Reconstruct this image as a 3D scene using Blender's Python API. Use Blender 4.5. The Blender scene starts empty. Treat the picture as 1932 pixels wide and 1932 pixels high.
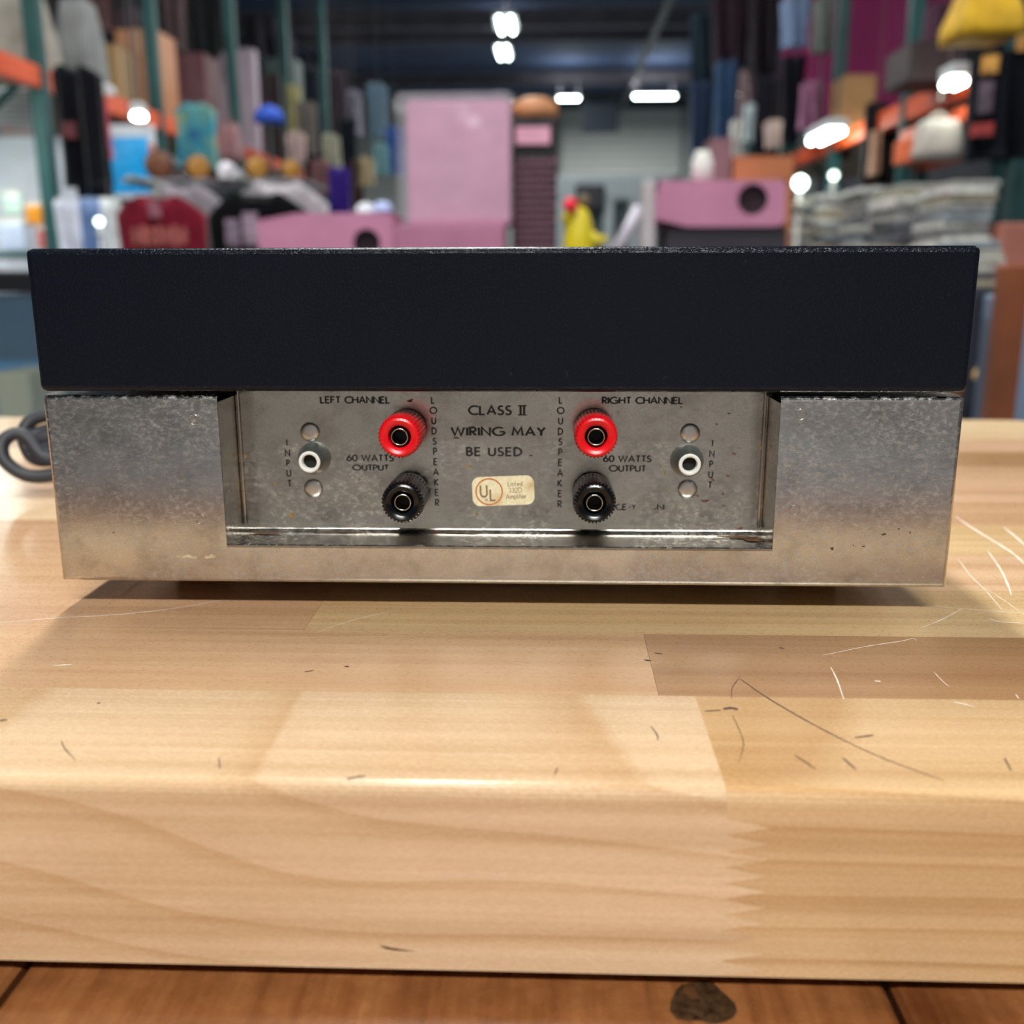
import bpy, bmesh, math, random
from math import pi, sin, cos, radians
from mathutils import Vector, Matrix

SC = bpy.context.scene
COL = SC.collection
random.seed(11)

# ------------------------------------------------------------------ camera
T = 0.93                         # height of the butcher block top above the floor
CAM = Vector((0.0, 0.0, T + 0.10196))
YAW, PITCH, ROLL, F = 0.0378, 0.23438, -0.00261, 1932.0
_fw = Vector((-sin(YAW), cos(YAW), 0)); _rt = Vector((cos(YAW), sin(YAW), 0)); _up = Vector((0, 0, 1))
FW = _fw * cos(PITCH) - _up * sin(PITCH)
_u2 = _up * cos(PITCH) + _fw * sin(PITCH)
RT = _rt * cos(ROLL) + _u2 * sin(ROLL)
UP = _u2 * cos(ROLL) - _rt * sin(ROLL)
cam_data = bpy.data.cameras.new('camera')
cam = bpy.data.objects.new('camera', cam_data); COL.objects.link(cam)
m = Matrix((RT, UP, -FW)).transposed().to_4x4(); m.translation = CAM
cam.matrix_world = m
cam_data.sensor_width = 36.0; cam_data.lens = 36.0
cam_data.clip_start = 0.01; cam_data.clip_end = 200
cam_data.dof.use_dof = True
cam_data.dof.focus_distance = 0.284
cam_data.dof.aperture_fstop = 36.0 / 3.2
SC.camera = cam
SC.view_settings.view_transform = 'Standard'
SC.view_settings.look = 'None'
SC.view_settings.exposure = 0.0
SC.view_settings.gamma = 1.0

# ------------------------------------------------------------------ world
w = bpy.data.worlds.new('world'); SC.world = w; w.use_nodes = True
w.node_tree.nodes['Background'].inputs[0].default_value = (0.5, 0.55, 0.62, 1)
w.node_tree.nodes['Background'].inputs[1].default_value = 0.15

# ------------------------------------------------------------------ fluorescent lamps (x, y, z, length, along, power)
CEIL = 4.95
LAMPS = [(-0.45, 2.1, 4.45, 2.4, 'y', 150), (0.3, -3.2, 4.45, 2.4, 'x', 385),
         (-0.62, 6.6, 4.45, 2.4, 'y', 95), (-0.62, 11.0, 4.6, 2.4, 'y', 110),
         (-4.2, 3.2, 4.45, 2.4, 'y', 80), (4.2, 3.0, 4.45, 2.4, 'y', 80)]

# ------------------------------------------------------------------ pixel helpers (used to read positions off the photograph)
def ray(u, v): return FW * F + RT * (u - 966) - UP * (v - 966)
def at(u, v, Y):
    d = ray(u, v); return CAM + d * ((Y - CAM.y) / d.y)
def onz(u, v, z):
    d = ray(u, v); return CAM + d * ((z - CAM.z) / d.z)
def ext(u0, v0, u1, v1, Y):
    """x centre, width, z bottom, z top of a pixel box standing at depth Y"""
    c = at((u0 + u1) / 2, (v0 + v1) / 2, Y)
    a = at(u0, (v0 + v1) / 2, Y); b = at(u1, (v0 + v1) / 2, Y)
    return (a.x + b.x) / 2, b.x - a.x, at((u0 + u1) / 2, v1, Y).z, at((u0 + u1) / 2, v0, Y).z

# ------------------------------------------------------------------ materials
def lin(c):
    if isinstance(c, str):
        c = [int(c[i:i + 2], 16) / 255 for i in (0, 2, 4)]
    return tuple(((x + 0.055) / 1.055) ** 2.4 if x > 0.04045 else x / 12.92 for x in c) + (1.0,)
MATS = {}
class NT:
    def __init__(s, name):
        s.m = bpy.data.materials.new(name); s.m.use_nodes = True
        s.t = s.m.node_tree; s.b = s.t.nodes['Principled BSDF']; s.out = s.t.nodes['Material Output']
        s.tc = s.t.nodes.new('ShaderNodeTexCoord')
    def n(s, typ, **kw):
        x = s.t.nodes.new(typ)
        for k, v in kw.items():
            if k.startswith('i_'):
                key = k[2:]; key = int(key) if key.isdigit() else key.replace('_', ' ')
                x.inputs[key].default_value = v
            else: setattr(x, k, v)
        return x
    def l(s, a, b): s.t.links.new(a, b)
    def coord(s, scale=(1, 1, 1), rnd=False, rot=(0, 0, 0)):
        mp = s.n('ShaderNodeMapping'); mp.inputs['Scale'].default_value = scale; mp.inputs['Rotation'].default_value = rot
        s.l(s.tc.outputs['Object'], mp.inputs[0])
        if rnd:
            oi = s.n('ShaderNodeObjectInfo'); v = s.n('ShaderNodeVectorMath', operation='SCALE'); cx = s.n('ShaderNodeCombineXYZ')
            for i in range(3): s.l(oi.outputs['Random'], cx.inputs[i])
            s.l(cx.outputs[0], v.inputs[0]); v.inputs['Scale'].default_value = 37.0
            s.l(v.outputs[0], mp.inputs['Location'])
        return mp.outputs[0]
    def noise(s, vec, scale, detail=3, rough=0.55):
        x = s.n('ShaderNodeTexNoise'); x.inputs['Scale'].default_value = scale
        x.inputs['Detail'].default_value = detail; x.inputs['Roughness'].default_value = rough
        s.l(vec, x.inputs['Vector']); return x.outputs['Fac']
    def ramp(s, fac, stops):
        r = s.n('ShaderNodeValToRGB'); e = r.color_ramp.elements
        while len(e) < len(stops): e.new(0.5)
        for k, (p, c) in enumerate(stops):
            e[k].position = p; e[k].color = c if len(c) == 4 else tuple(c) + (1,)
        s.l(fac, r.inputs[0]); return r.outputs[0]
    def mix(s, a, b, fac, mode='MIX'):
        x = s.n('ShaderNodeMix', data_type='RGBA', blend_type=mode)
        for sock, val in ((x.inputs[0], fac), (x.inputs[6], a), (x.inputs[7], b)):
            if hasattr(val, 'links'): s.l(val, sock)
            else: sock.default_value = val
        return x.outputs[2]
    def rng(s, fac, a, b, lo=0.3, hi=0.7):
        x = s.n('ShaderNodeMapRange'); s.l(fac, x.inputs[0])
        x.inputs[1].default_value = lo; x.inputs[2].default_value = hi; x.inputs[3].default_value = a; x.inputs[4].default_value = b
        return x.outputs[0]
    def bump(s, h, strength, dist):
        x = s.n('ShaderNodeBump'); x.inputs['Strength'].default_value = strength; x.inputs['Distance'].default_value = dist
        s.l(h, x.inputs['Height']); s.l(x.outputs[0], s.b.inputs['Normal'])
    def set(s, **kw):
        for k, v in kw.items():
            sock = s.b.inputs[k.replace('_', ' ')]
            if hasattr(v, 'links'): s.l(v, sock)
            else: sock.default_value = v
        return s.m

def plain(col, rough=0.6, metal=0.0, var=0.18, scale=9.0, bump=0.0, spec=0.5):
    key = ('p', str(col), rough, metal, var, scale, bump, spec)
    if key in MATS: return MATS[key]
    k = NT('plain_%d' % len(MATS)); c = lin(col)
    f = k.noise(k.coord(rnd=True), scale, 4)
    dark = tuple(x * (1 - var) for x in c[:3]) + (1,); lite = tuple(min(1, x * (1 + var)) for x in c[:3]) + (1,)
    k.set(Base_Color=k.ramp(f, [(0.3, dark), (0.7, lite)]), Roughness=rough, Metallic=metal, Specular_IOR_Level=spec)
    if bump: k.bump(f, bump, 0.01)
    MATS[key] = k.m; return k.m

def emit(col, strength):
    k = NT('lamp_glow'); k.set(Base_Color=(0.8, 0.8, 0.8, 1), Emission_Color=lin(col), Emission_Strength=strength); return k.m

def wood_mat(name, line=0.0, gloss=0.24, spacing=0.011, slope=0.1, bend=0.010, contrast=1.0, dark=0.0):
    """maple: fine pores along x, soft tonal streaks, and (line > 0) thin growth lines flowing across the front face"""
    k = NT(name)
    oi = k.n('ShaderNodeObjectInfo')
    fine = k.noise(k.coord((3.5, 620, 620), rnd=True), 1.0, 2, 0.5)
    streak = k.noise(k.coord((2.2, 130, 130), rnd=True), 1.0, 3, 0.55)
    cloud = k.noise(k.coord((10, 24, 24), rnd=True), 1.0, 3)
    fleck = k.noise(k.coord((800, 2200, 2200), rnd=True), 1.0, 2)
    c = k.mix(oi.outputs['Color'], k.ramp(streak, [(0.28, (0.70, 0.58, 0.45)), (0.42, (0.90, 0.85, 0.78)), (0.52, (1.0, 0.99, 0.97)), (0.7, (1.06, 1.06, 1.06))]), 0.65 * contrast, 'MULTIPLY')
    c = k.mix(c, k.ramp(fine, [(0.3, (0.90, 0.86, 0.80)), (0.6, (1.03, 1.03, 1.03))]), 0.7, 'MULTIPLY')
    c = k.mix(c, k.ramp(cloud, [(0.3, (0.88, 0.83, 0.78)), (0.7, (1.06, 1.06, 1.06))]), 0.8, 'MULTIPLY')
    c = k.mix(c, k.ramp(fleck, [(0.3, (0.94, 0.92, 0.90)), (0.7, (1.05, 1.05, 1.05))]), 0.8, 'MULTIPLY')
    if line:
        sep = k.n('ShaderNodeSeparateXYZ'); k.l(k.tc.outputs['Object'], sep.inputs[0])
        def M(op, a, b=None):
            x = k.n('ShaderNodeMath', operation=op)
            for q, v in ((0, a), (1, b)):
                if v is None: continue
                if hasattr(v, 'links'): k.l(v, x.inputs[q])
                else: x.inputs[q].default_value = v
            return x.outputs[0]
        wob = k.noise(k.coord((7, 3, 16)), 1.0, 1)
        t = M('ADD', M('ADD', sep.outputs[2], M('MULTIPLY', sep.outputs[0], slope)), M('MULTIPLY', wob, bend * 2.4))
        fr = M('FRACT', M('DIVIDE', t, spacing))
        ln = k.ramp(fr, [(0.0, (1, 1, 1)), (0.72, (0.95, 0.92, 0.87)), (0.93, (0.78, 0.66, 0.5)), (0.97, (1, 1, 1)), (1.0, (1, 1, 1))])
        c = k.mix(c, ln, line, 'MULTIPLY')
    k.set(Base_Color=c, Roughness=k.rng(fleck, gloss, gloss + 0.18), Coat_Weight=0.45, Coat_Roughness=0.16, Specular_IOR_Level=0.45)
    k.bump(fleck, 0.08, 0.0004)
    return k.m
WOOD = wood_mat('maple_block', 0.0, contrast=1.0)
WOODFL = wood_mat('maple_block_front_pale', 0.6, 0.17, 0.0125, 0.13, 0.012)
WOODFR = wood_mat('maple_block_front_yellow', 0.75, 0.17, 0.0075, 0.01, 0.004)
def red_wood():
    k = NT('red_brown_plank')
    s1 = k.noise(k.coord((160, 7, 160), rnd=True), 1.0, 5, 0.65); cl = k.noise(k.coord((14, 9, 14), rnd=True), 1.0, 3)
    mot = k.noise(k.coord((1, 1, 1), rnd=True), 160, 4, 0.7)
    c = k.ramp(s1, [(0.3, lin('744626')), (0.5, lin('946038')), (0.7, lin('a47044'))])
    c = k.mix(c, k.ramp(cl, [(0.35, (0.55, 0.42, 0.36)), (0.65, (1.1, 1.05, 1.0))]), 0.8, 'MULTIPLY')
    c = k.mix(c, k.ramp(mot, [(0.35, (0.78, 0.74, 0.7)), (0.65, (1.08, 1.08, 1.08))]), 0.8, 'MULTIPLY')
    k.set(Base_Color=c, Roughness=k.rng(mot, 0.16, 0.36), Coat_Weight=0.5, Coat_Roughness=0.12)
    k.bump(s1, 0.15, 0.001); return k.m
REDW = red_wood()

def nickel(name, tint=(0.56, 0.555, 0.54), r0=0.12, r1=0.22, dirt=0.0, haze_amt=1.0):
    k = NT(name)
    blot = k.noise(k.coord(), 38, 5, 0.6); speck = k.noise(k.coord((1, 1, 1.5)), 1500, 3, 0.7)
    haze = k.noise(k.coord((1, 1, 1.4)), 520, 4, 0.75); film = k.noise(k.coord((1, 1, 1.2)), 90, 4, 0.7)
    mask = k.n('ShaderNodeMath', operation='MULTIPLY'); k.l(k.rng(haze, 0, 1, 0.47, 0.66), mask.inputs[0]); k.l(k.rng(blot, 0.12, haze_amt, 0.40, 0.6), mask.inputs[1])
    lo = tuple(x * 0.74 for x in tint) + (1,); hi = tuple(x * 1.10 for x in tint) + (1,)
    c = k.ramp(film, [(0.3, lo), (0.5, tint + (1,)), (0.7, hi)])
    c = k.mix(c, k.ramp(speck, [(0.3, (0.72, 0.70, 0.68)), (0.5, (1, 1, 1)), (0.7, (1.14, 1.13, 1.10))]), 0.7, 'MULTIPLY')
    c = k.mix(c, (0.40, 0.385, 0.355, 1), mask.outputs[0])
    if dirt:
        dn = k.noise(k.coord((1, 1, 1)), 130, 5, 0.75)
        c = k.mix(c, (0.14, 0.085, 0.035, 1), k.rng(dn, 0, dirt, 0.63, 0.76))
    k.set(Base_Color=c, Metallic=k.rng(mask.outputs[0], 1.0, 0.45, 0, 1), Roughness=k.rng(mask.outputs[0], r0, r1 + 0.25, 0, 1))
    k.bump(speck, 0.05, 0.0003); return k.m
NICKEL = nickel('tarnished_nickel', haze_amt=0.6)
PANEL = nickel('tarnished_nickel_panel', (0.56, 0.53, 0.48), 0.15, 0.26, dirt=0.6, haze_amt=0.5)
def wrinkle():
    k = NT('black_wrinkle_paint')
    n1 = k.noise(k.coord(), 1300, 3, 0.6); n2 = k.noise(k.coord(), 14, 3); n3 = k.noise(k.coord(), 120, 5, 0.75)
    c = k.ramp(n2, [(0.3, (0.003, 0.0045, 0.009)), (0.7, (0.004, 0.006, 0.012))])
    c = k.mix(c, (0.009, 0.011, 0.016, 1), k.rng(n1, 0, 1, 0.52, 0.78))
    c = k.mix(c, (0.09, 0.085, 0.075, 1), k.rng(n3, 0, 0.5, 0.68, 0.80))
    k.set(Base_Color=c, Roughness=0.2, Specular_IOR_Level=0.2)
    k.bump(n1, 0.42, 0.0005); return k.m
WRINK = wrinkle()
def ink(name, col=(0.008, 0.008, 0.009, 1), wear=0.0):
    k = NT(name)
    k.set(Base_Color=col, Roughness=0.45)
    if wear:
        tr = k.n('ShaderNodeBsdfTransparent'); mx = k.n('ShaderNodeMixShader')
        k.l(k.rng(k.noise(k.coord(rnd=False), 520, 3, 0.6), 1, 0, wear - 0.03, wear + 0.01), mx.inputs[0])
        k.l(k.b.outputs[0], mx.inputs[1]); k.l(tr.outputs[0], mx.inputs[2]); k.l(mx.outputs[0], k.out.inputs[0])
    return k.m
INK = ink('black_ink', wear=0.22); INKW = ink('black_ink_worn', wear=0.42)
BLACKPL = plain('0a0c10', 0.22, 0, 0.2, 60); REDPL = plain('d8101c', 0.3, 0, 0.08, 60)
CHROME = plain('b8b6ae', 0.14, 1.0, 0.1, 80); DARK = plain('050505', 0.8, 0, 0.1); ALU = plain('c9c9c6', 0.3, 1.0, 0.15, 240)
GREYMET = plain('8c918e', 0.42, 0.85, 0.2, 200); WHITEPL = plain('dcdcd6', 0.4, 0, 0.06, 90); RUBBER = plain('0c0c0c', 0.8)
TEAL = plain('274f50', 0.55, 0.0, 0.2, 6, 0.0, 0.3); ORANGE = plain('e2541c', 0.45, 0.1, 0.15, 6)

# ------------------------------------------------------------------ mesh helpers
def prop(o, label=None, cat=None, group=None, kind=None):
    if label: o['label'] = label
    if cat: o['category'] = cat
    if group: o['group'] = group
    if kind: o['kind'] = kind
    return o
def link(name, me, mat=None, parent=None, loc=(0, 0, 0), rz=0.0, smooth=False):
    o = bpy.data.objects.new(name, me); COL.objects.link(o); o.location = loc; o.rotation_euler = (0, 0, rz)
    if mat and not me.materials: me.materials.append(mat)
    if parent: o.parent = parent
    if smooth:
        me.polygons.foreach_set('use_smooth', [True] * len(me.polygons))
    return o
def bm_obj(name, bm, mat=None, parent=None, loc=(0, 0, 0), rz=0.0, smooth=False):
    me = bpy.data.meshes.new(name); bmesh.ops.recalc_face_normals(bm, faces=bm.faces); bm.to_mesh(me); bm.free()
    return link(name, me, mat, parent, loc, rz, smooth)
def data_obj(name, vs, fs, mat=None, parent=None, loc=(0, 0, 0), rz=0.0, smooth=False):
    me = bpy.data.meshes.new(name); me.from_pydata(vs, [], fs); me.update()
    return link(name, me, mat, parent, loc, rz, smooth)
def empty(name, loc=(0, 0, 0), rz=0.0, **kw):
    o = bpy.data.objects.new(name, None); COL.objects.link(o); o.location = loc; o.rotation_euler = (0, 0, rz)
    o.empty_display_size = 0.05; return prop(o, **kw)
def add_box(bm, x0, x1, y0, y1, z0, z1, bev=0.0, seg=2):
    r = bmesh.ops.create_cube(bm, size=1.0); vs = r['verts']
    for v in vs: v.co = Vector(((x0 + x1) / 2 + v.co.x * (x1 - x0), (y0 + y1) / 2 + v.co.y * (y1 - y0), (z0 + z1) / 2 + v.co.z * (z1 - z0)))
    if bev:
        es = set(e for v in vs for e in v.link_edges)
        bmesh.ops.bevel(bm, geom=list(es), offset=bev, segments=seg, profile=0.5, affect='EDGES')
def box(name, x0, x1, y0, y1, z0, z1, mat, parent=None, bev=0.0, seg=2, loc=(0, 0, 0), rz=0.0):
    bm = bmesh.new(); add_box(bm, x0, x1, y0, y1, z0, z1, bev, seg); return bm_obj(name, bm, mat, parent, loc, rz)
def sweep(pts, r, n=8, closed=False, sq=1.0):
    """tube along points; returns verts, faces"""
    pts = [Vector(p) for p in pts]; vs = []; fs = []; N = len(pts); prev = None
    for i, p in enumerate(pts):
        a = pts[(i - 1) % N] if (closed or i > 0) else p; b = pts[(i + 1) % N] if (closed or i < N - 1) else p
        t = (b - a).normalized()
        ref = prev if prev is not None else (Vector((0, 0, 1)) if abs(t.z) < 0.9 else Vector((1, 0, 0)))
        u = (ref - t * ref.dot(t)).normalized(); prev = u; v = t.cross(u)
        rr = r[i] if isinstance(r, (list, tuple)) else r
        for k in range(n):
            an = 2 * pi * k / n; vs.append(tuple(p + u * (cos(an) * rr) + v * (sin(an) * rr * sq)))
    for i in range(N if closed else N - 1):
        for k in range(n):
            j = (i + 1) % N
            fs.append((i * n + k, i * n + (k + 1) % n, j * n + (k + 1) % n, j * n + k))
    if not closed:
        fs.append(tuple(range(n))[::-1]); fs.append(tuple((N - 1) * n + k for k in range(n)))
    return vs, fs
def tube(name, pts, r, mat, parent=None, n=8, closed=False, loc=(0, 0, 0), sq=1.0):
    vs, fs = sweep(pts, r, n, closed, sq); return data_obj(name, vs, fs, mat, parent, loc, smooth=True)
def spline(pts, n=8):
    P = [Vector(p) for p in pts]; P = [P[0] * 2 - P[1]] + P + [P[-1] * 2 - P[-2]]; out = []
    for i in range(1, len(P) - 2):
        for k in range(n):
            t = k / n; a, b, c, d = P[i - 1:i + 3]
            out.append(0.5 * ((2 * b) + (c - a) * t + (2 * a - 5 * b + 4 * c - d) * t * t + (3 * b - a - 3 * c + d) * t ** 3))
    out.append(P[-2]); return out
def lathe(name, prof, n, mat, parent=None, loc=(0, 0, 0), axis='z', rf=None, cap0=True, cap1=True, smooth=True, rz=0.0):
    """prof: list of (r, h). axis 'z' up or '-y' towards the camera. rf(k, i) radius factor"""
    vs = []; fs = []
    for i, (r, h) in enumerate(prof):
        for k in range(n):
            a = 2 * pi * k / n; q = r * (rf(k, i) if rf else 1)
            vs.append((q * cos(a), q * sin(a), h) if axis == 'z' else (q * cos(a), -h, q * sin(a)))
    for i in range(len(prof) - 1):
        for k in range(n):
            k2 = (k + 1) % n; fs.append((i * n + k, i * n + k2, (i + 1) * n + k2, (i + 1) * n + k))
    if cap0: fs.append(tuple(range(n))[::-1])
    if cap1: fs.append(tuple((len(prof) - 1) * n + k for k in range(n)))
    o = data_obj(name, vs, fs, mat, parent, loc, rz, smooth)
    return o
def copy_tree(o, parent=None):
    c = o.copy(); COL.objects.link(c); c.parent = parent
    for ch in list(o.children): copy_tree(ch, c)
    return c

# ------------------------------------------------------------------ setting: warehouse
X0, X1, Y0, Y1 = -6.2, 6.2, -6.0, 25.5
def floor_mat():
    k = NT('concrete_floor'); f = k.noise(k.coord(), 1.4, 6, 0.65); g = k.noise(k.coord(), 24, 4)
    c = k.mix(k.ramp(f, [(0.3, lin('6c6e72')), (0.7, lin('8f9194'))]), k.ramp(g, [(0.3, (0.85, 0.85, 0.85)), (0.7, (1.05, 1.05, 1.05))]), 1.0, 'MULTIPLY')
    return k.set(Base_Color=c, Roughness=0.35)
o = box('floor', X0, X1, Y0, Y1, -0.1, 0, floor_mat()); prop(o, kind='structure')
o = box('ceiling', X0, X1, Y0, Y1, CEIL, CEIL + 0.1, plain('465a7c', 0.8, 0, 0.2, 0.7)); prop(o, kind='structure')
wm = plain('55575c', 0.85, 0, 0.15, 1.2)
prop(box('wall_left', X0 - 0.1, X0, Y0, Y1, 0, CEIL, plain('4a4c54', 0.85, 0, 0.2, 1.0)), kind='structure')
prop(box('wall_right', X1, X1 + 0.1, Y0, Y1, 0, CEIL, plain('4a4c54', 0.85, 0, 0.2, 1.0)), kind='structure')
prop(box('wall_back', X0, X1, Y1, Y1 + 0.1, 0, CEIL, plain('b9c2c0', 0.8, 0, 0.1, 1.0)), kind='structure')
prop(box('wall_front', X0, X1, Y0 - 0.1, Y0, 0, CEIL, plain('8f8984', 0.85, 0, 0.25, 0.6)), kind='structure')
# roof joists and purlins
STEEL = plain('77747c', 0.6, 0.2, 0.2, 3)
n = 1
for (yy, zz, h) in ((-2.0, 4.72, 0.26), (4.0, 4.72, 0.26), (10.5, 4.72, 0.26), (16.9, 4.72, 0.26), (18.9, 4.86, 0.18), (22.2, 4.74, 0.22)):
    bm = bmesh.new()
    add_box(bm, X0, X1, yy - 0.08, yy + 0.08, zz - h / 2, zz - h / 2 + 0.03); add_box(bm, X0, X1, yy - 0.015, yy + 0.015, zz - h / 2, zz + h / 2)
    add_box(bm, X0, X1, yy - 0.08, yy + 0.08, zz + h / 2 - 0.03, zz + h / 2)
    prop(bm_obj('trim_%d' % n, bm, STEEL), label='steel roof beam crossing the dark ceiling', kind='structure'); n += 1
prop(tube('sprinkler_pipe', [(1.58, 0.5, 4.55), (1.58, 25.4, 4.55)], 0.06, STEEL, n=10), label='long grey ceiling pipe running towards the pale far wall', cat='pipe')

# ------------------------------------------------------------------ lamps
TUBE = emit('e8fff4', 26.0)
LGROUP = 'fluorescent strip lights under the roof'
def strip_light(x, y, z, length, along, power, label, mat=TUBE, w=0.14, group=LGROUP, top=CEIL):
    t = empty('strip_light', (x, y, z), pi / 2 if along == 'y' else 0.0, label=label, cat='light', group=group)
    h = length / 2
    bm = bmesh.new(); add_box(bm, -h, h, -w / 2, w / 2, 0.02, 0.07, 0.008)
    bm_obj('housing', bm, plain('c8ccd0', 0.5), t)
    for sx in (-1, 1):
        v, f = sweep([(-h + 0.03, sx * w * 0.25, 0), (h - 0.03, sx * w * 0.25, 0)], 0.018, 8)
        data_obj('fluorescent_tube', v, f, mat, t, smooth=True)
    if top - z - 0.07 > 0.001:
        for sx in (-0.8, 0.8):
            tube('hanger_rod', [(sx * h, 0, 0.07), (sx * h, 0, top - z)], 0.006, STEEL, t, 6)
    if power:
        ld = bpy.data.lights.new('strip_lamp', 'AREA'); ld.shape = 'RECTANGLE'; ld.size = length; ld.size_y = 0.22
        ld.energy = power; ld.color = (1.0, 0.985, 0.95)
        lo = bpy.data.objects.new('strip_lamp', ld); COL.objects.link(lo); lo.parent = t; lo.location = (0, 0, -0.03)
        if z > 4:            # bare tubes also light the roof
            lu = bpy.data.lights.new('strip_lamp_up', 'AREA'); lu.shape = 'RECTANGLE'; lu.size = length; lu.size_y = 0.22; lu.energy = power * 0.05
            lq = bpy.data.objects.new('strip_lamp_up', lu); COL.objects.link(lq); lq.parent = t; lq.location = (0, 0, 0.09); lq.rotation_euler = (pi, 0, 0)
    return t
LL = ['strip light hung above the butcher block bench, overhead and out of the way', 'crosswise strip light overhead behind the camera side of the bench',
      'second strip light along the aisle roof', 'third strip light along the aisle roof', 'strip light above the left pallet rack', 'strip light above the right pallet rack']
for a, lb in zip(LAMPS, LL): strip_light(*a, lb)
def lamp_px(u, v, Y, length, along, lb, power=0, w=0.14):
    p = at(u, v, Y); return strip_light(p.x, p.y, p.z, length, along, power, lb, w=w)
lamp_px(955, 48, 14.8, 0.9, 'y', 'upper bright strip light seen end-on above the tall pink box', 90, 0.3)
lamp_px(950, 100, 17.4, 0.9, 'y', 'lower strip light seen end-on above the tall pink box', 60, 0.24)
lamp_px(1073, 186, 21.5, 0.45, 'x', 'short strip light above the pale far wall, beside the black woven column', 120)
lamp_px(1235, 182, 21.5, 0.85, 'x', 'long strip light above the right end of the pale far wall', 160)
lamp_px(660, 185, 14.0, 0.14, 'x', 'small round light among the dark clothes left of the pink box', 0)
lamp_px(1391, 178, 18.0, 0.16, 'x', 'small round light above the pink box with the dark hole', 0)

strip_light(-3.0, 4.75, 1.86, 0.9, 'x', 6, 'added unseen strip light under the left rack shelf, brightening the pale board behind the wire grid panel', group='strip lights under the rack shelves')  # lamp added out of view to brighten the board behind the grid

# ------------------------------------------------------------------ work table under the block
LT = T - 0.0424 - 0.0065
tb = empty('work_table', (-0.1, 0.36, 0), label='old red-brown plank table under the butcher block', cat='table')
px = -0.62; first = True
seams = [-1.0, -0.78, -0.555, -0.33, -0.105, 0.0875, 0.31, 0.53, 0.75]
gap = onz(1690, 1890, LT).x
seams = [gap - 0.19 * 4, gap - 0.19 * 3, gap - 0.19 * 2, gap - 0.19, gap, gap + 0.19, gap + 0.38, gap + 0.57]
for a, b in zip(seams[:-1], seams[1:]):
    box('plank', a + 0.0008, b - 0.0008, -0.06, 0.82, LT - 0.035, LT, REDW, tb, 0.0012, 1, loc=(0.1, -0.36, 0))
for x in (seams[0] + 0.06, seams[-1] - 0.06):
    for y in (0.0, 0.76): box('leg', x - 0.04, x + 0.04, y - 0.04, y + 0.04, 0, LT - 0.035, plain('5c3219', 0.5, 0, 0.25, 6), tb, 0.004, 1, loc=(0.1, -0.36, 0))
for y in (0.0, 0.76): box('apron', seams[0] + 0.1, seams[-1] - 0.1, y - 0.012, y + 0.012, LT - 0.13, LT - 0.035, plain('5c3219', 0.5, 0, 0.25, 6), tb, 0.002, 1, loc=(0.1, -0.36, 0))
# knot in the plank
kc = onz(1325, 1892, LT)
def blob(name, cx, cy, z, rx, ry, mat, parent, seed, n=22, off=(0, 0, 0)):
    rr = random.Random(seed); ph = [rr.uniform(0, 6.3) for _ in range(4)]
    vs = [(cx, cy, z)]
    for k in range(n):
        a = 2 * pi * k / n; q = 1 + 0.16 * sin(2 * a + ph[0]) + 0.1 * sin(3 * a + ph[1]) + 0.07 * sin(5 * a + ph[2])
        vs.append((cx + rx * q * cos(a), cy + ry * q * sin(a), z))
    return data_obj(name, vs, [(0, 1 + k, 1 + (k + 1) % n) for k in range(n)], mat, parent, off)
blob('knot', kc.x, kc.y, LT + 0.00012, 0.0058, 0.0075, plain('44301f', 0.3, 0, 0.7, 500), tb, 3, off=(0.1, -0.36, 0))
blob('knot', kc.x - 0.002, kc.y + 0.003, LT + 0.0002, 0.0016, 0.002, plain('5a3a22', 0.35, 0, 0.5, 160), tb, 5, off=(0.1, -0.36, 0))

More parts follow.
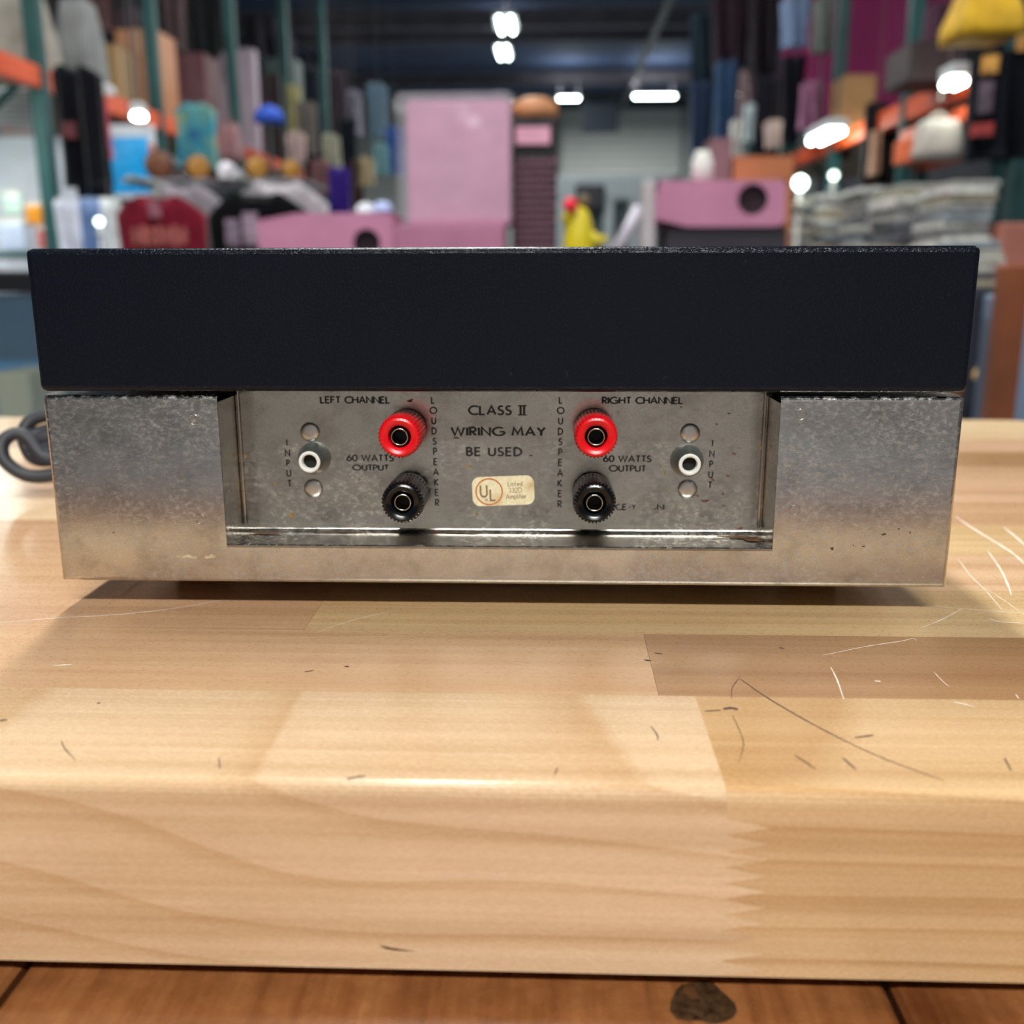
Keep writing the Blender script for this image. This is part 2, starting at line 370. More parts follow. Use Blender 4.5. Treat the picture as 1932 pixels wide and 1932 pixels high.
# ------------------------------------------------------------------ butcher block (staves are parts)
BX0, BX1, BY0, BY1, TH = -0.60, 0.335, 0.1873, 0.706, 0.0424
blk = empty('butcher_block', (0, 0.4, T - TH), label='thick maple butcher block top with finger-jointed staves', cat='butcher block')
OFF = (0, -0.4, -(T - TH))
rows = [BY0, 0.2344, 0.2778]
while rows[-1] < BY1 - 0.05: rows.append(rows[-1] + 0.0432)
rows[-1] = BY1
COLS = {'pale': 'd7bb98', 'pink': 'cfab8a', 'tan': 'c39d79', 'brown': 'a8825c', 'yel': 'ceae84'}
plan = {0: ([0.0358], ['pale', 'yel']), 1: ([-0.52, 0.027], ['tan', 'tan', 'brown']), 2: ([-0.42, -0.071], ['pale', 'tan', 'yel'])}
rs = random.Random(4)
def stave(x0, x1, y0, y1, col, front=False, zig=None, corner=None):
    cx, cy = (x0 + x1) / 2, (y0 + y1) / 2
    bm = bmesh.new(); z0, z1 = 0.0, TH
    if zig:      # finger-jointed end: outline in the xz plane, extruded along y
        end, amp, nf = zig; xe = x1 if end == 'r' else x0
        ztop = z1 - 0.006; pts = [(xe, z1)] + [(xe, ztop)]
        hgt = (ztop - z0) / nf
        for i in range(nf):
            zt = ztop - i * hgt
            pts += [(xe + amp, zt - hgt * 0.5), (xe, zt - hgt)]
        if end == 'r': poly = [(x0, z0), (x0, z1)] + pts
        else: poly = [(x1, z0), (x1, z1)] + pts
        f0 = [bm.verts.new((p[0] - cx, y0 - cy, p[1])) for p in poly]
        f1 = [bm.verts.new((p[0] - cx, y1 - cy, p[1])) for p in poly]
        bm.faces.new(f0); bm.faces.new(f1[::-1])
        for i in range(len(poly)):
            j = (i + 1) % len(poly); bm.faces.new((f0[i], f1[i], f1[j], f0[j]))
        es = [e for e in bm.edges if all(abs(v.co.y - (y0 - cy)) < 1e-6 for v in e.verts) and all(abs(v.co.z - z1) < 1e-6 for v in e.verts)]
        bmesh.ops.bevel(bm, geom=es, offset=0.0032, segments=5, profile=0.5, affect='EDGES')
    else:
        add_box(bm, x0 - cx + 0.00004, x1 - cx - 0.00004, y0 - cy + 0.00004, y1 - cy - 0.00004, z0, z1)
        if corner:   # rounded back right corner of the block
            es = [e for e in bm.edges if all(v.co.x > 0.9 * (x1 - cx) and v.co.y > 0.9 * (y1 - cy) for v in e.verts)]
            bmesh.ops.bevel(bm, geom=es, offset=0.03, segments=8, profile=0.5, affect='EDGES')
    o = bm_obj('stave', bm, (WOODFL if zig[0] == 'r' else WOODFR) if front else WOOD, blk, (cx, cy - 0.4, 0))
    c = lin(COLS[col]); j = rs.uniform(0.93, 1.05)
    o.color = (c[0] * j, c[1] * j * rs.uniform(0.98, 1.02), c[2] * j, 1)
    return o
for r in range(len(rows) - 1):
    if r in plan: js, cs = plan[r]
    else:
        js = sorted(rs.uniform(BX0 + 0.12, BX1 - 0.12) for _ in range(2)); cs = [rs.choice(['pale', 'pink', 'tan', 'tan', 'brown', 'yel']) for _ in range(3)]
        if js[1] - js[0] < 0.08: js = [js[0]]; cs = cs[:2]
    xs = [BX0] + js + [BX1]
    for i in range(len(xs) - 1):
        if r == 0:
            if i == 0: stave(xs[0], xs[1], rows[0], rows[1], cs[0], True, ('r', 0.0088, 10))
            else: stave(xs[1], xs[2], rows[0], rows[1], 'yel' if False else cs[1], True, ('l', 0.0088, 10))
        else: stave(xs[i], xs[i + 1], rows[r], rows[r + 1], cs[i], corner=(r == len(rows) - 2 and i == len(xs) - 2))
for x in (BX0 + 0.05, BX1 - 0.05):
    for y in (BY0 + 0.08, BY1 - 0.08): lathe('pad', [(0.012, 0), (0.012, 0.0065)], 16, RUBBER, blk, (x, y - 0.4, -0.0065), smooth=False)
# scratches, dents and dark flecks worn into the top
SCRW = plain('e4d6c6', 0.5, 0, 0.1, 300); SCRD = plain('4a3524', 0.6, 0, 0.3, 300)
def scratch(pts, wpx, mat, name='scratch', zz=None):
    P = [onz(u, v, T) for u, v in pts]; P = spline(P, 5); vs = []; fs = []
    N = len(P); rr = random.Random(int(pts[0][0] * 7 + pts[0][1]))
    for i, p in enumerate(P):
        a = P[max(0, i - 1)]; b = P[min(N - 1, i + 1)]; t = (b - a).normalized(); nrm = Vector((-t.y, t.x, 0))
        d = (p - CAM).length; hw = wpx * d / F / 2 * (0.25 + 0.75 * sin(pi * (i + 0.5) / N) ** 0.6) * rr.uniform(0.7, 1.3)
        for s in (-1, 1): vs.append((p.x + nrm.x * hw * s, p.y + nrm.y * hw * s - 0.4, TH + 0.00006))
    fs = [(2 * i, 2 * i + 1, 2 * i + 3, 2 * i + 2) for i in range(N - 1)]
    data_obj(name, vs, fs, mat, blk)
for pts, wd in (([(0, 1175), (110, 1166), (220, 1160), (330, 1148), (425, 1131)], 3.4), ([(595, 1195), (660, 1172), (740, 1153)], 2.4), ([(1740, 1075), (1810, 1082), (1932, 1150)][:1] + [(1775, 1000), (1832, 1025), (1905, 1056), (1932, 1068)], 0),
                ([(1803, 975), (1840, 1000), (1905, 1040), (1935, 1066)], 6), ([(1895, 996), (1915, 1012), (1935, 1030)], 6), ([(1864, 1040), (1888, 1075), (1902, 1105), (1908, 1123)], 4.5),
                ([(1808, 1055), (1830, 1085), (1860, 1115), (1890, 1150)], 2.6), ([(1552, 1237), (1580, 1231), (1640, 1219), (1700, 1210), (1722, 1205), (1730, 1209)], 3.0),
                ([(1567, 1258), (1580, 1285), (1592, 1320)], 3.2), ([(1740, 1184), (1775, 1170), (1815, 1149)], 2.8), ([(1690, 1136), (1820, 1149), (1932, 1157)], 2.6),
                ([(1866, 1167), (1884, 1173), (1932, 1176)], 5), ([(1800, 1325), (1820, 1329), (1836, 1334)], 6), ([(1650, 1285), (1662, 1286)], 6), ([(100, 1256), (118, 1255), (135, 1254)], 5),
                ([(1762, 1268), (1775, 1282), (1790, 1296)], 2.5), ([(1916, 1310), (1922, 1318)], 3), ([(500, 1205), (640, 1203), (780, 1200), (960, 1197)], 1.3), ([(1850, 1105), (1890, 1130), (1932, 1160)], 2.0)):
    if wd: scratch(pts, wd * 0.75, SCRW)
for pts, wd in (([(1398, 1275), (1382, 1297), (1380, 1318)], 1.8), ([(1398, 1282), (1450, 1318), (1540, 1370), (1650, 1424), (1780, 1473)], 3.2), ([(1365, 1338), (1380, 1336), (1392, 1339)], 9), ([(1330, 1342), (1360, 1340)], 4),
                ([(1612, 1392), (1635, 1389), (1648, 1387)], 5), ([(115, 1398), (124, 1415), (143, 1434)], 2.2), ([(413, 1430), (415, 1450)], 3), ([(655, 1470), (675, 1466), (690, 1464)], 6), ([(0, 1360), (14, 1358)], 7),
                ([(1228, 1370), (1240, 1387), (1241, 1397)], 2.5), ([(1046, 1463), (1052, 1448)], 3), ([(1382, 1350), (1400, 1390), (1402, 1410), (1394, 1440)], 1.8), ([(1590, 1430), (1615, 1452)], 4), ([(1500, 1425), (1540, 1452)], 3.5), ([(575, 1268), (592, 1265)], 4),
                ([(1895, 1430), (1908, 1455)], 3), ([(183, 1327), (190, 1326)], 5), ([(1235, 1232), (1250, 1234)], 5), ([(1215, 1245), (1228, 1247)], 6), ([(650, 1257), (658, 1258)], 6), ([(1470, 1222), (1480, 1224)], 5)):
    scratch(pts, wd, SCRD)
# dark gouge on the front face
g = [at(715, 1783, BY0), at(740, 1788, BY0), at(785, 1795, BY0), at(745, 1793, BY0), at(728, 1790, BY0)]
data_obj('gouge', [(p.x, BY0 - 0.4 - 0.00008, p.z - (T - TH)) for p in g], [(0, 1, 2, 3, 4)], plain('4a2412', 0.7), blk)

# ------------------------------------------------------------------ the amplifier
AX, AD, AYAW, G = -0.01564, 0.29484, 0.00082, 0.009
HC, HK, W2, WC = 0.05684, 0.03959, 0.1335, 0.1336
amp = empty('power_amplifier', (AX, AD, T), AYAW, label='vintage stereo power amplifier with black wrinkle cover and nickel back panel', cat='amplifier')
AN = Vector((-sin(AYAW), cos(AYAW), 0)); AE = Vector((cos(AYAW), sin(AYAW), 0)); AO = Vector((AX, AD, T))
def ap(u, v, dep=0.018):
    """pixel -> amplifier x, z on a plane dep behind its back face"""
    d = ray(u, v); o = AO + AN * dep; t = (o - CAM).dot(AN) / d.dot(AN); P = CAM + d * t - AO
    return P.dot(AE), P.z
DEPTH, RD, RW, RB = 0.315, 0.018, 0.0816, 0.0117
# black cover
bm = bmesh.new(); add_box(bm, -WC, WC, -0.0008, DEPTH + 0.001, G + HC + 0.0012, G + HC + 0.0015 + HK + 0.0006)
es = [e for e in bm.edges]; bmesh.ops.bevel(bm, geom=es, offset=0.0017, segments=4, profile=0.5, affect='EDGES')
bm_obj('cover', bm, WRINK, amp)['label'] = 'black wrinkle-painted steel cover'
# nickel chassis shell: U-shaped back with the notch, then the body behind it
bm = bmesh.new()
poly = [(-W2, G), (W2, G), (W2, G + HC), (RW, G + HC), (RW, G + RB), (-RW, G + RB), (-RW, G + HC), (-W2, G + HC)]
f0 = [bm.verts.new((x, 0, z)) for x, z in poly]; f1 = [bm.verts.new((x, RD, z)) for x, z in poly]
bm.faces.new(f0)
for i in range(8):
    if 3 <= i <= 5: continue                      # the notch walls belong to the terminal panel
    j = (i + 1) % 8; bm.faces.new((f0[i], f1[i], f1[j], f0[j]))
es = [e for e in bm.edges if all(v in (f0[0], f0[1], f0[2], f0[3], f0[6], f0[7]) for v in e.verts)]
es = [e for e in es if not (e.verts[0].co.x * e.verts[1].co.x < 0 and e.verts[0].co.z > G + 0.01)]
bmesh.ops.bevel(bm, geom=es, offset=0.0014, segments=4, profile=0.5, affect='EDGES')
ch = bm_obj('chassis', bm, NICKEL, amp); ch['label'] = 'tarnished nickel-plated chassis'
box('chassis_tray', -W2, W2, RD + 0.001, DEPTH, G, G + HC, NICKEL, amp, 0.001, 1)
# terminal panel: floor lip, fillet, upright
prof = [(0.0, RB - 0.0007), (0.0, RB), (0.0003, RB + 0.0003), (RD - 0.0016, RB + 0.0001)]
for k in range(6):
    a = -pi / 2 + (pi / 2) * k / 5; prof.append((RD - 0.0015 + 0.0015 * cos(a), RB + 0.0016 + 0.0015 * sin(a)))
prof.append((RD, HC + 0.001))
NX = 2; vs = []; fs = []
for i, (y, z) in enumerate(prof):
    for s in (-1, 1): vs.append((s * RW, y, G + z))
fs = [(2 * i, 2 * i + 1, 2 * i + 3, 2 * i + 2) for i in range(len(prof) - 1)]
pan = data_obj('terminal_panel', vs, fs, PANEL, amp, smooth=True); pan['label'] = 'recessed nickel terminal panel with printed lettering'
try:
    pan.data.set_sharp_from_angle(angle=radians(40))
except Exception: pass
for s in (-1, 1):
    box('notch_wall', min(s * RW, s * (RW + 0.0008)), max(s * RW, s * (RW + 0.0008)), 0.0004, RD + 0.001, G + RB, G + HC - 0.002, PANEL, amp)
    box('panel_bead', min(s * (RW - 0.0012), s * (RW - 0.0002)), max(s * (RW - 0.0012), s * (RW - 0.0002)), RD - 0.0008, RD, G + RB + 0.002, G + HC, PANEL, pan, 0.0004, 2)
RUST = plain('5a3a22', 0.9, 0, 0.5, 600); RUST2 = plain('7d6230', 0.9, 0, 0.5, 600)
def vblob(u, v, ru, rv, mat, seed, dep=RD, parent=None, name='rust_spot'):
    x, z = ap(u, v, dep); x1, _ = ap(u + ru, v, dep); _, z1 = ap(u, v - rv, dep); rr = random.Random(seed)
    ph = [rr.uniform(0, 6.3) for _ in range(3)]; n = 14; vs = [(x, dep - 0.00006, z)]
    for k in range(n):
        a = 2 * pi * k / n; q = 0.8 + 0.25 * sin(2 * a + ph[0]) + 0.2 * sin(3 * a + ph[1]) + 0.2 * sin(5 * a + ph[2])
        vs.append((x + (x1 - x) * q * cos(a), dep - 0.00006, z + (z1 - z) * q * sin(a)))
    data_obj(name, vs, [(0, 1 + k, 1 + (k + 1) % n) for k in range(n)], mat, parent or pan)
rr = random.Random(8)
for k, (u, v, a, b, mm) in enumerate([(550, 972, 9, 4, RUST2), (592, 971, 2, 3, RUST2), (520, 912, 5, 3, RUST2), (861, 826, 5, 3, RUST2), (884, 880, 6, 3, RUST2), (1255, 893, 3, 5, RUST2), (1247, 880, 2, 3, RUST2), (1373, 898, 3, 4, RUST), (1330, 945, 8, 4, RUST), (1345, 905, 4, 4, RUST),
        (1364, 932, 3, 3, RUST), (1385, 856, 4, 3, RUST), (1316, 935, 3, 3, RUST), (1366, 954, 3, 2, RUST), (774, 756, 5, 4, RUST), (1285, 768, 2, 2, RUST), (1375, 780, 3, 2, RUST), (1352, 800, 2, 2, RUST), (595, 946, 3, 1.5, RUST), (900, 970, 5, 2, RUST2), (1396, 997, 8, 2.5, RUST), (1258, 924, 2, 4, RUST2), (700, 960, 3, 2, RUST2), (1432, 843, 3, 5, RUST2), (447, 900, 2, 8, RUST2), (463, 860, 2, 7, RUST2)]):
    vblob(u, v, a, b, mm, k)
for k, (x, y, a, b) in enumerate([(0.074, 0.012, 0.006, 0.0016), (0.078, 0.009, 0.003, 0.0022), (-0.073, 0.013, 0.006, 0.0012), (-0.05, 0.0155, 0.008, 0.0006), (-0.012, 0.0155, 0.005, 0.0005)]):
    blob('rust_spot', x, y, G + RB + 0.00045, a, b, RUST, pan, 40 + k, 14)
for (u, v) in ((379, 980), (366, 792), (1511, 782), (1499, 963)):
    x, z = ap(u, v, 0); vs, fs = sweep([(x + 0.0015 * cos(a), 0.0, z + 0.0015 * sin(a)) for a in [2 * pi * k / 18 for k in range(18)]], 0.00016, 6, True)
    data_obj('weld_mark', vs, fs, NICKEL, ch, smooth=True)
vblob(355, 1050, 20, 5, plain('b9a888', 0.6, 0.2, 0.3, 500), 71, 0.0, ch, 'stain')
vblob(398, 1050, 12, 5, plain('b9a888', 0.6, 0.2, 0.3, 500), 72, 0.0, ch, 'stain')
for k, (u, v, a, b) in enumerate([(1629, 1031, 3, 2), (1610, 1029, 1.5, 1.5), (1668, 1008, 4, 3), (1696, 998, 2, 2), (1570, 1035, 5, 3), (214, 1005, 1.5, 1.5), (1717, 1005, 2, 2)]):
    vblob(u, v, a, b, plain('3f3522', 0.8), 80 + k, 0.0, ch, 'pit')
for sx in (-1, 1):
    for y in (0.04, DEPTH - 0.04): lathe('foot', [(0.008, 0), (0.009, 0.002), (0.0095, G)], 20, RUBBER, amp, (sx * (W2 - 0.03), y, 0.0002))

# binding posts
def binding_post(u, v, body, col):
    x, z = ap(u, v, 0.0)
    NF = 34
    t = lathe('binding_post', [(0.0052, 0.0), (0.0052, 0.0024), (0.0060, 0.0026), (0.0061, 0.0042), (0.0061, 0.0044), (0.00625, 0.0160), (0.00615, 0.0172), (0.0056, 0.0181), (0.0050, 0.0184), (0.0043, 0.0181), (0.0035, 0.0176), (0.0033, 0.0172), (0.0033, 0.0110)],
              NF * 4, body, amp, (x, RD, z), '-y', rf=lambda k, i: 1 + ((0.03 if k % 4 in (0, 1) else -0.035) if 4 <= i <= 6 else 0.0), cap0=False, cap1=False)
    t['label'] = col
    try: t.data.set_sharp_from_angle(angle=radians(35))
    except Exception: pass
    lathe('socket_well', [(0.00325, 0), (0.00325, 0.0002)], 24, DARK, t, (0, -0.0112, 0), '-y', smooth=False)
    lathe('metal_sleeve', [(0.0026, 0.0), (0.0026, 0.0064), (0.00255, 0.0066), (0.0022, 0.0066), (0.00215, 0.0064), (0.00215, 0.0006)], 28, CHROME, t, (0, -0.0108, 0), '-y', cap0=False, cap1=False)
    lathe('sleeve_bore', [(0.0021, 0), (0.0021, 0.0002)], 20, DARK, t, (0, -0.0116, 0), '-y', smooth=False)
    return t
REDSIDE = REDPL
binding_post(753, 825, REDPL, 'red binding post'); binding_post(1125, 825, REDPL, 'red binding post')
binding_post(759, 949, BLACKPL, 'black binding post'); binding_post(1122, 950, BLACKPL, 'black binding post')
# input jacks
for (u, v) in ((583.5, 872), (1301.5, 877)):
    x, z = ap(u, v, RD - 0.007)
    j = lathe('input_jack', [(0.0050, 0.0), (0.0051, 0.0006), (0.0049, 0.0016), (0.0047, 0.0022), (0.0041, 0.0046), (0.0036, 0.0064), (0.0034, 0.0068)], 40, GREYMET, amp, (x, RD, z), '-y', cap1=False)
    j['label'] = 'round grey phono input jack with white insulator'
    lathe('insulator_ring', [(0.0034, 0.0066), (0.0033, 0.0070), (0.0031, 0.0071), (0.0024, 0.0071), (0.00225, 0.0069), (0.0022, 0.0046)], 36, WHITEPL, j, (0, 0, 0), '-y', cap0=False, cap1=False)
    lathe('contact_bore', [(0.0022, 0), (0.0022, 0.0002)], 20, DARK, j, (0, -0.0046, 0), '-y', smooth=False)
for (u, v) in ((585, 815), (591.5, 921), (1302, 817), (1297, 922.5)):
    x, z = ap(u, v, RD)
    lathe('rivet', [(0.0030, 0.0), (0.0030, 0.0004), (0.0027, 0.0007), (0.0014, 0.0008)], 32, ALU, amp, (x, RD, z), '-y')

# ------------------------------------------------------------------ lettering (drawn strokes)
def arc(cx, cy, rx, ry, a0, a1, n=14): return [(cx + rx * cos(radians(a0 + (a1 - a0) * i / n)), cy + ry * sin(radians(a0 + (a1 - a0) * i / n))) for i in range(n + 1)]
GL = {
 'L': (.42, [[(0, 1), (0, 0), (.42, 0)]]), 'E': (.45, [[(.45, 1), (0, 1), (0, 0), (.45, 0)], [(0, .53), (.4, .53)]]),
 'F': (.42, [[(.42, 1), (0, 1), (0, 0)], [(0, .52), (.38, .52)]]), 'T': (.5, [[(0, 1), (.5, 1)], [(.25, 1), (.25, 0)]]),
 'C': (.72, [arc(.5, .5, .5, .5, 52, 308)]), 'H': (.62, [[(0, 1), (0, 0)], [(.62, 1), (.62, 0)], [(0, .52), (.62, .52)]]),
 'A': (.72, [[(0, 0), (.36, 1), (.72, 0)], [(.13, .34), (.59, .34)]]), 'N': (.66, [[(0, 0), (0, 1), (.66, 0), (.66, 1)]]),
 'R': (.48, [[(0, 0), (0, 1), (.2, 1)] + arc(.2, .74, .25, .26, 90, -90, 10) + [(0, .48)], [(.16, .48), (.48, 0)]]),
 'I': (0.0, [[(0, 1), (0, 0)]]), 'G': (.9, [arc(.5, .5, .5, .5, 50, 350) , [(.98, .46), (.56, .46)]]),
 'O': (1.0, [arc(.5, .5, .5, .5, 0, 360, 24)]), 'U': (.56, [[(0, 1)] + [(0, .3)] + arc(.28, .29, .28, .29, 180, 360) + [(.56, 1)]]),
 'D': (.62, [[(0, 0), (0, 1), (.15, 1)] + arc(.15, .5, .47, .5, 90, -90) + [(0, 0)]]),
 'S': (.44, [arc(.24, .745, .2, .255, 40, 250, 12) + arc(.2, .255, .23, .255, 70, -150, 12)]),
 'P': (.44, [[(0, 0), (0, 1), (.18, 1)] + arc(.18, .73, .26, .27, 90, -90, 10) + [(0, .46)]]),
 'K': (.54, [[(0, 1), (0, 0)], [(.5, 1), (.02, .5)], [(.08, .54), (.54, 0)]]), 'W': (1.05, [[(0, 1), (.27, 0), (.525, .95), (.78, 0), (1.05, 1)]]),
 'M': (.86, [[(0, 0), (.13, 1), (.43, .2), (.73, 1), (.86, 0)]]), 'Y': (.6, [[(0, 1), (.3, .5), (.6, 1)], [(.3, .5), (.3, 0)]]),
 'B': (.46, [[(0, 0), (0, 1), (.18, 1)] + arc(.18, .77, .22, .23, 90, -90, 10) + [(0, .54)], [(.18, .54)] + arc(.18, .27, .28, .27, 90, -90, 10) + [(0, 0)]]),
 '6': (.52, [[(.36, 1)] + [(.06, .48)] + arc(.26, .3, .26, .3, 150, 510, 20)]), '0': (.54, [arc(.27, .5, .27, .5, 0, 360, 22)]),
 '.': (.14, [[(0.07, -.06), (0.07, .12)]]), '-': (.3, [[(0, .45), (.3, .45)]]), ' ': (.22, []),
 'J': (.5, [[(0, 1), (.5, 1)], [(0, 0), (.5, 0)], [(.15, 1), (.15, 0)], [(.35, 1), (.35, 0)]]),   # the roman two
 '3': (.44, [arc(.2, .75, .22, .25, 150, -90, 10) + arc(.2, .26, .25, .26, 90, -150, 10)]), '2': (.46, [arc(.23, .74, .23, .26, 170, -35, 10) + [(0, 0), (.46, 0)]]),
 'i': (0.0, [[(0, .62), (0, 0)], [(0, .82), (0, .9)]]), 's': (.3, [arc(.16, .47, .13, .15, 40, 250, 8) + arc(.14, .16, .15, .16, 70, -150, 8)]), 't': (.3, [[(.12, .95), (.12, 0)], [(0, .62), (.28, .62)]]),
 'e': (.42, [[(0, .32), (.42, .32)] + arc(.21, .32, .21, .32, 0, 310, 14)]), 'd': (.42, [arc(.21, .31, .21, .31, 0, 360, 14), [(.42, 1), (.42, 0)]]), 'm': (.6, [[(0, 0), (0, .62)], arc(.15, .44, .15, .18, 180, 0, 8) + [(.3, 0)], arc(.45, .44, .15, .18, 180, 0, 8) + [(.6, 0)]]),
 'p': (.42, [arc(.21, .31, .21, .31, 0, 360, 14), [(0, .62), (0, -.3)]]), 'l': (0.0, [[(0, 1), (0, 0)]]), 'f': (.26, [[(.26, .98), (.14, .9), (.12, 0)], [(0, .62), (.26, .62)]]), 'r': (.24, [[(0, .62), (0, 0)], arc(.16, .4, .16, .22, 180, 60, 6)]),
}
def stroke_faces(strokes, wd, vs, fs, tr):
    for st in strokes:
        P = [Vector(p) for p in st]; n = len(P); base = len(vs); closed = (P[0] - P[-1]).length < 1e-6
        for i, p in enumerate(P):
            a = P[i - 1] if i > 0 else (P[-2] if closed else None); b = P[i + 1] if i < n - 1 else (P[1] if closed else None)
            d1 = (p - a).normalized() if a is not None else None; d2 = (b - p).normalized() if b is not None else None
            if d1 is None: d1 = d2
            if d2 is None: d2 = d1
            n1 = Vector((-d1.y, d1.x)); n2 = Vector((-d2.y, d2.x)); mm = n1 + n2
            if mm.length < 0.2: mm = n1
            mm.normalize(); k = 1 / max(0.45, mm.dot(n1))
            e = Vector((0, 0))
            for s in (-1, 1): vs.append(tr(p + mm * (wd / 2 * k * s)))
        for i in range(n - 1): q = base + 2 * i; fs.append((q, q + 1, q + 3, q + 2))
def word(text, name, tr_box, wd=0.22, sp=0.2, mat=INK, parent=None, dep=RD, lift=0.00008, smear=None):
    """tr_box = (x0, z0, x1, z1) in amplifier coordinates; the text is stretched to fill it"""
    x0, z0, x1, z1 = tr_box; total = sum(GL[c][0] + sp for c in text) - sp
    s = (x1 - x0) / total; h = z1 - z0; vs = []; fs = []; cx = 0
    for c in text:
        wdt, st = GL[c]
        stroke_faces(st, wd, vs, fs, lambda p, cx=cx: (x0 + (cx + p.x) * s, dep - lift, z0 + h * (p.y * (1 - wd) + wd / 2)))
        cx += wdt + sp
    return data_obj(name, vs, fs, mat, parent or pan)
def px_word(text, u0, u1, v0, v1, **kw):
    a = ap(u0, (v0 + v1) / 2); b = ap(u1, (v0 + v1) / 2); um = (u0 + u1) / 2
    return word(text, 'lettering', (a[0], ap(um, v1)[1], b[0], ap(um, v0)[1]), **kw)
px_word('LEFT CHANNEL', 605, 735, 747, 762); px_word('RIGHT CHANNEL', 1137, 1288, 748, 763)
px_word('60 WATTS', 655, 742, 857, 871); px_word('OUTPUT', 666, 733, 876, 888.5, mat=INKW)
px_word('60 WATTS', 1139, 1228, 858.5, 872.5); px_word('OUTPUT', 1150, 1218, 877, 890.5)
px_word('CLASS', 885, 964, 764, 784, wd=0.2, sp=0.24); px_word('J', 977, 994, 764, 784, wd=0.13, sp=0.24); px_word('WIRING MAY', 852, 1028, 804.5, 823.5, wd=0.21, sp=0.24); px_word('BE USED .', 881, 1003, 843, 861.5, wd=0.2, sp=0.28)
px_word('CE', 1162, 1181, 950, 963, mat=INKW); px_word('-Y', 1187, 1199, 951, 961, mat=INKW); px_word('.N', 1235, 1252, 951, 962)
def column(text, u0, v0, u1, v1, h=13.5):
    for i, c in enumerate(text):
        t = i / (len(text) - 1); u = u0 + (u1 - u0) * t; v = v0 + (v1 - v0) * t
        zc0 = ap(u, v + h / 2); zc1 = ap(u, v - h / 2); hh = zc1[1] - zc0[1]; wd = GL[c][0] * hh * 0.92
        if c == 'I': wd = 0.0
        x0 = zc0[0] - wd / 2; vs = []; fs = []; s = (wd / GL[c][0]) if GL[c][0] else hh
        stroke_faces(GL[c][1], 0.21, vs, fs, lambda p: (x0 + p.x * s, RD - 0.00008, zc0[1] + hh * (p.y * 0.86 + 0.07)))
        data_obj('letter', vs, fs, INK, pan)
column('LOUDSPEAKER', 817, 755, 825, 948.5); column('LOUDSPEAKER', 1058, 755, 1056, 951)
column('INPUT', 541.5, 835, 546.5, 912, 13); column('INPUT', 1344, 836, 1339.5, 915, 13)

# paper label
cx, cz = ap(949.5, 926); hw = (ap(1008, 926)[0] - ap(891, 926)[0]) / 2; hh = (ap(949, 898.5)[1] - ap(949, 953.5)[1]) / 2
def paper():
    k = NT('aged_paper'); f = k.noise(k.coord(), 700, 4, 0.7); g2 = k.noise(k.coord(), 180, 3)
    c = k.mix(k.ramp(f, [(0.3, lin('cfc296')), (0.6, lin('e6dcba'))]), lin('b9945a'), k.rng(g2, 0, 0.8, 0.52, 0.75))
    return k.set(Base_Color=c, Roughness=0.7)
stk = bpy.data.objects.new('paper_label', None); COL.objects.link(stk); COL.objects.unlink(stk); bpy.data.objects.remove(stk)
rad = hh * 0.52; out = []
for qx, qz, a0 in ((1, 1, 0), (-1, 1, 90), (-1, -1, 180), (1, -1, 270)):
    for i in range(9):
        a = radians(a0 + 90 * i / 8); out.append((qx * (hw - rad) + rad * cos(a), qz * (hh - rad) + rad * sin(a)))
n = len(out); vs = [(x, -0.00012, z) for x, z in out] + [(x, 0, z) for x, z in out]
sticker = data_obj('paper_label', vs, [tuple(range(n))] + [(i, (i + 1) % n, n + (i + 1) % n, n + i) for i in range(n)], paper(), pan, (cx, RD - 0.00004, cz))
sticker.rotation_euler = (0, radians(-2.4), 0); sticker['label'] = 'aged cream paper label with orange ring'
# orange ring, letters, three lines: thin print in the label's own plane
ORI = ink('orange_ink', lin('c06a2c')); BRI = ink('brown_ink', lin('8a6a4c'))
def lab(name, strokes, wd, mat, tr, lift=0.0002):
    vs = []; fs = []; stroke_faces(strokes, wd, vs, fs, lambda p: (lambda q: (q[0], -lift, q[1]))(tr(p)))
    o = data_obj(name, vs, fs, mat, pan, sticker.location); o.rotation_euler = sticker.rotation_euler; return o
lab('printed_ring', [arc(0, 0, 1, 1, 0, 360, 40)], 0.1, ORI, lambda p: (-hw * 0.455 + p.x * hw * 0.425, p.y * hw * 0.425 - hh * 0.02))
lab('printed_letter', GL['U'][1], 0.16, BRI, lambda p: (-hw * 0.73 + p.x * hw * 0.36, -hh * 0.35 + p.y * hh * 0.78))
lab('printed_letter', GL['L'][1], 0.16, BRI, lambda p: (-hw * 0.42 + p.x * hw * 0.38, -hh * 0.62 + p.y * hh * 0.76))
lab('printed_dot', [arc(0, 0, .5, .5, 0, 360, 14)], 0.3, BRI, lambda p: (-hw * 0.56 + p.x * hw * 0.06, -hh * 0.57 + p.y * hw * 0.06))
def lab_line(text, x0, x1, z0, z1):
    total = sum(GL[c][0] + .2 for c in text) - .2; s = (x1 - x0) / total; cxx = 0; vs = []; fs = []
    for c in text:
        stroke_faces(GL[c][1], 0.1, vs, fs, lambda p, q=cxx: (x0 + (q + p.x) * s, -0.0002, z0 + p.y * (z1 - z0))); cxx += GL[c][0] + .2
    o = data_obj('lettering', vs, fs, BRI, pan, sticker.location); o.rotation_euler = sticker.rotation_euler
lab_line('Listed', hw * .16, hw * .62, hh * .32, hh * .62); lab_line('332D', hw * .18, hw * .6, -hh * .12, hh * .18); lab_line('Amplifier', hw * .08, hw * .74, -hh * .56, -hh * .24)

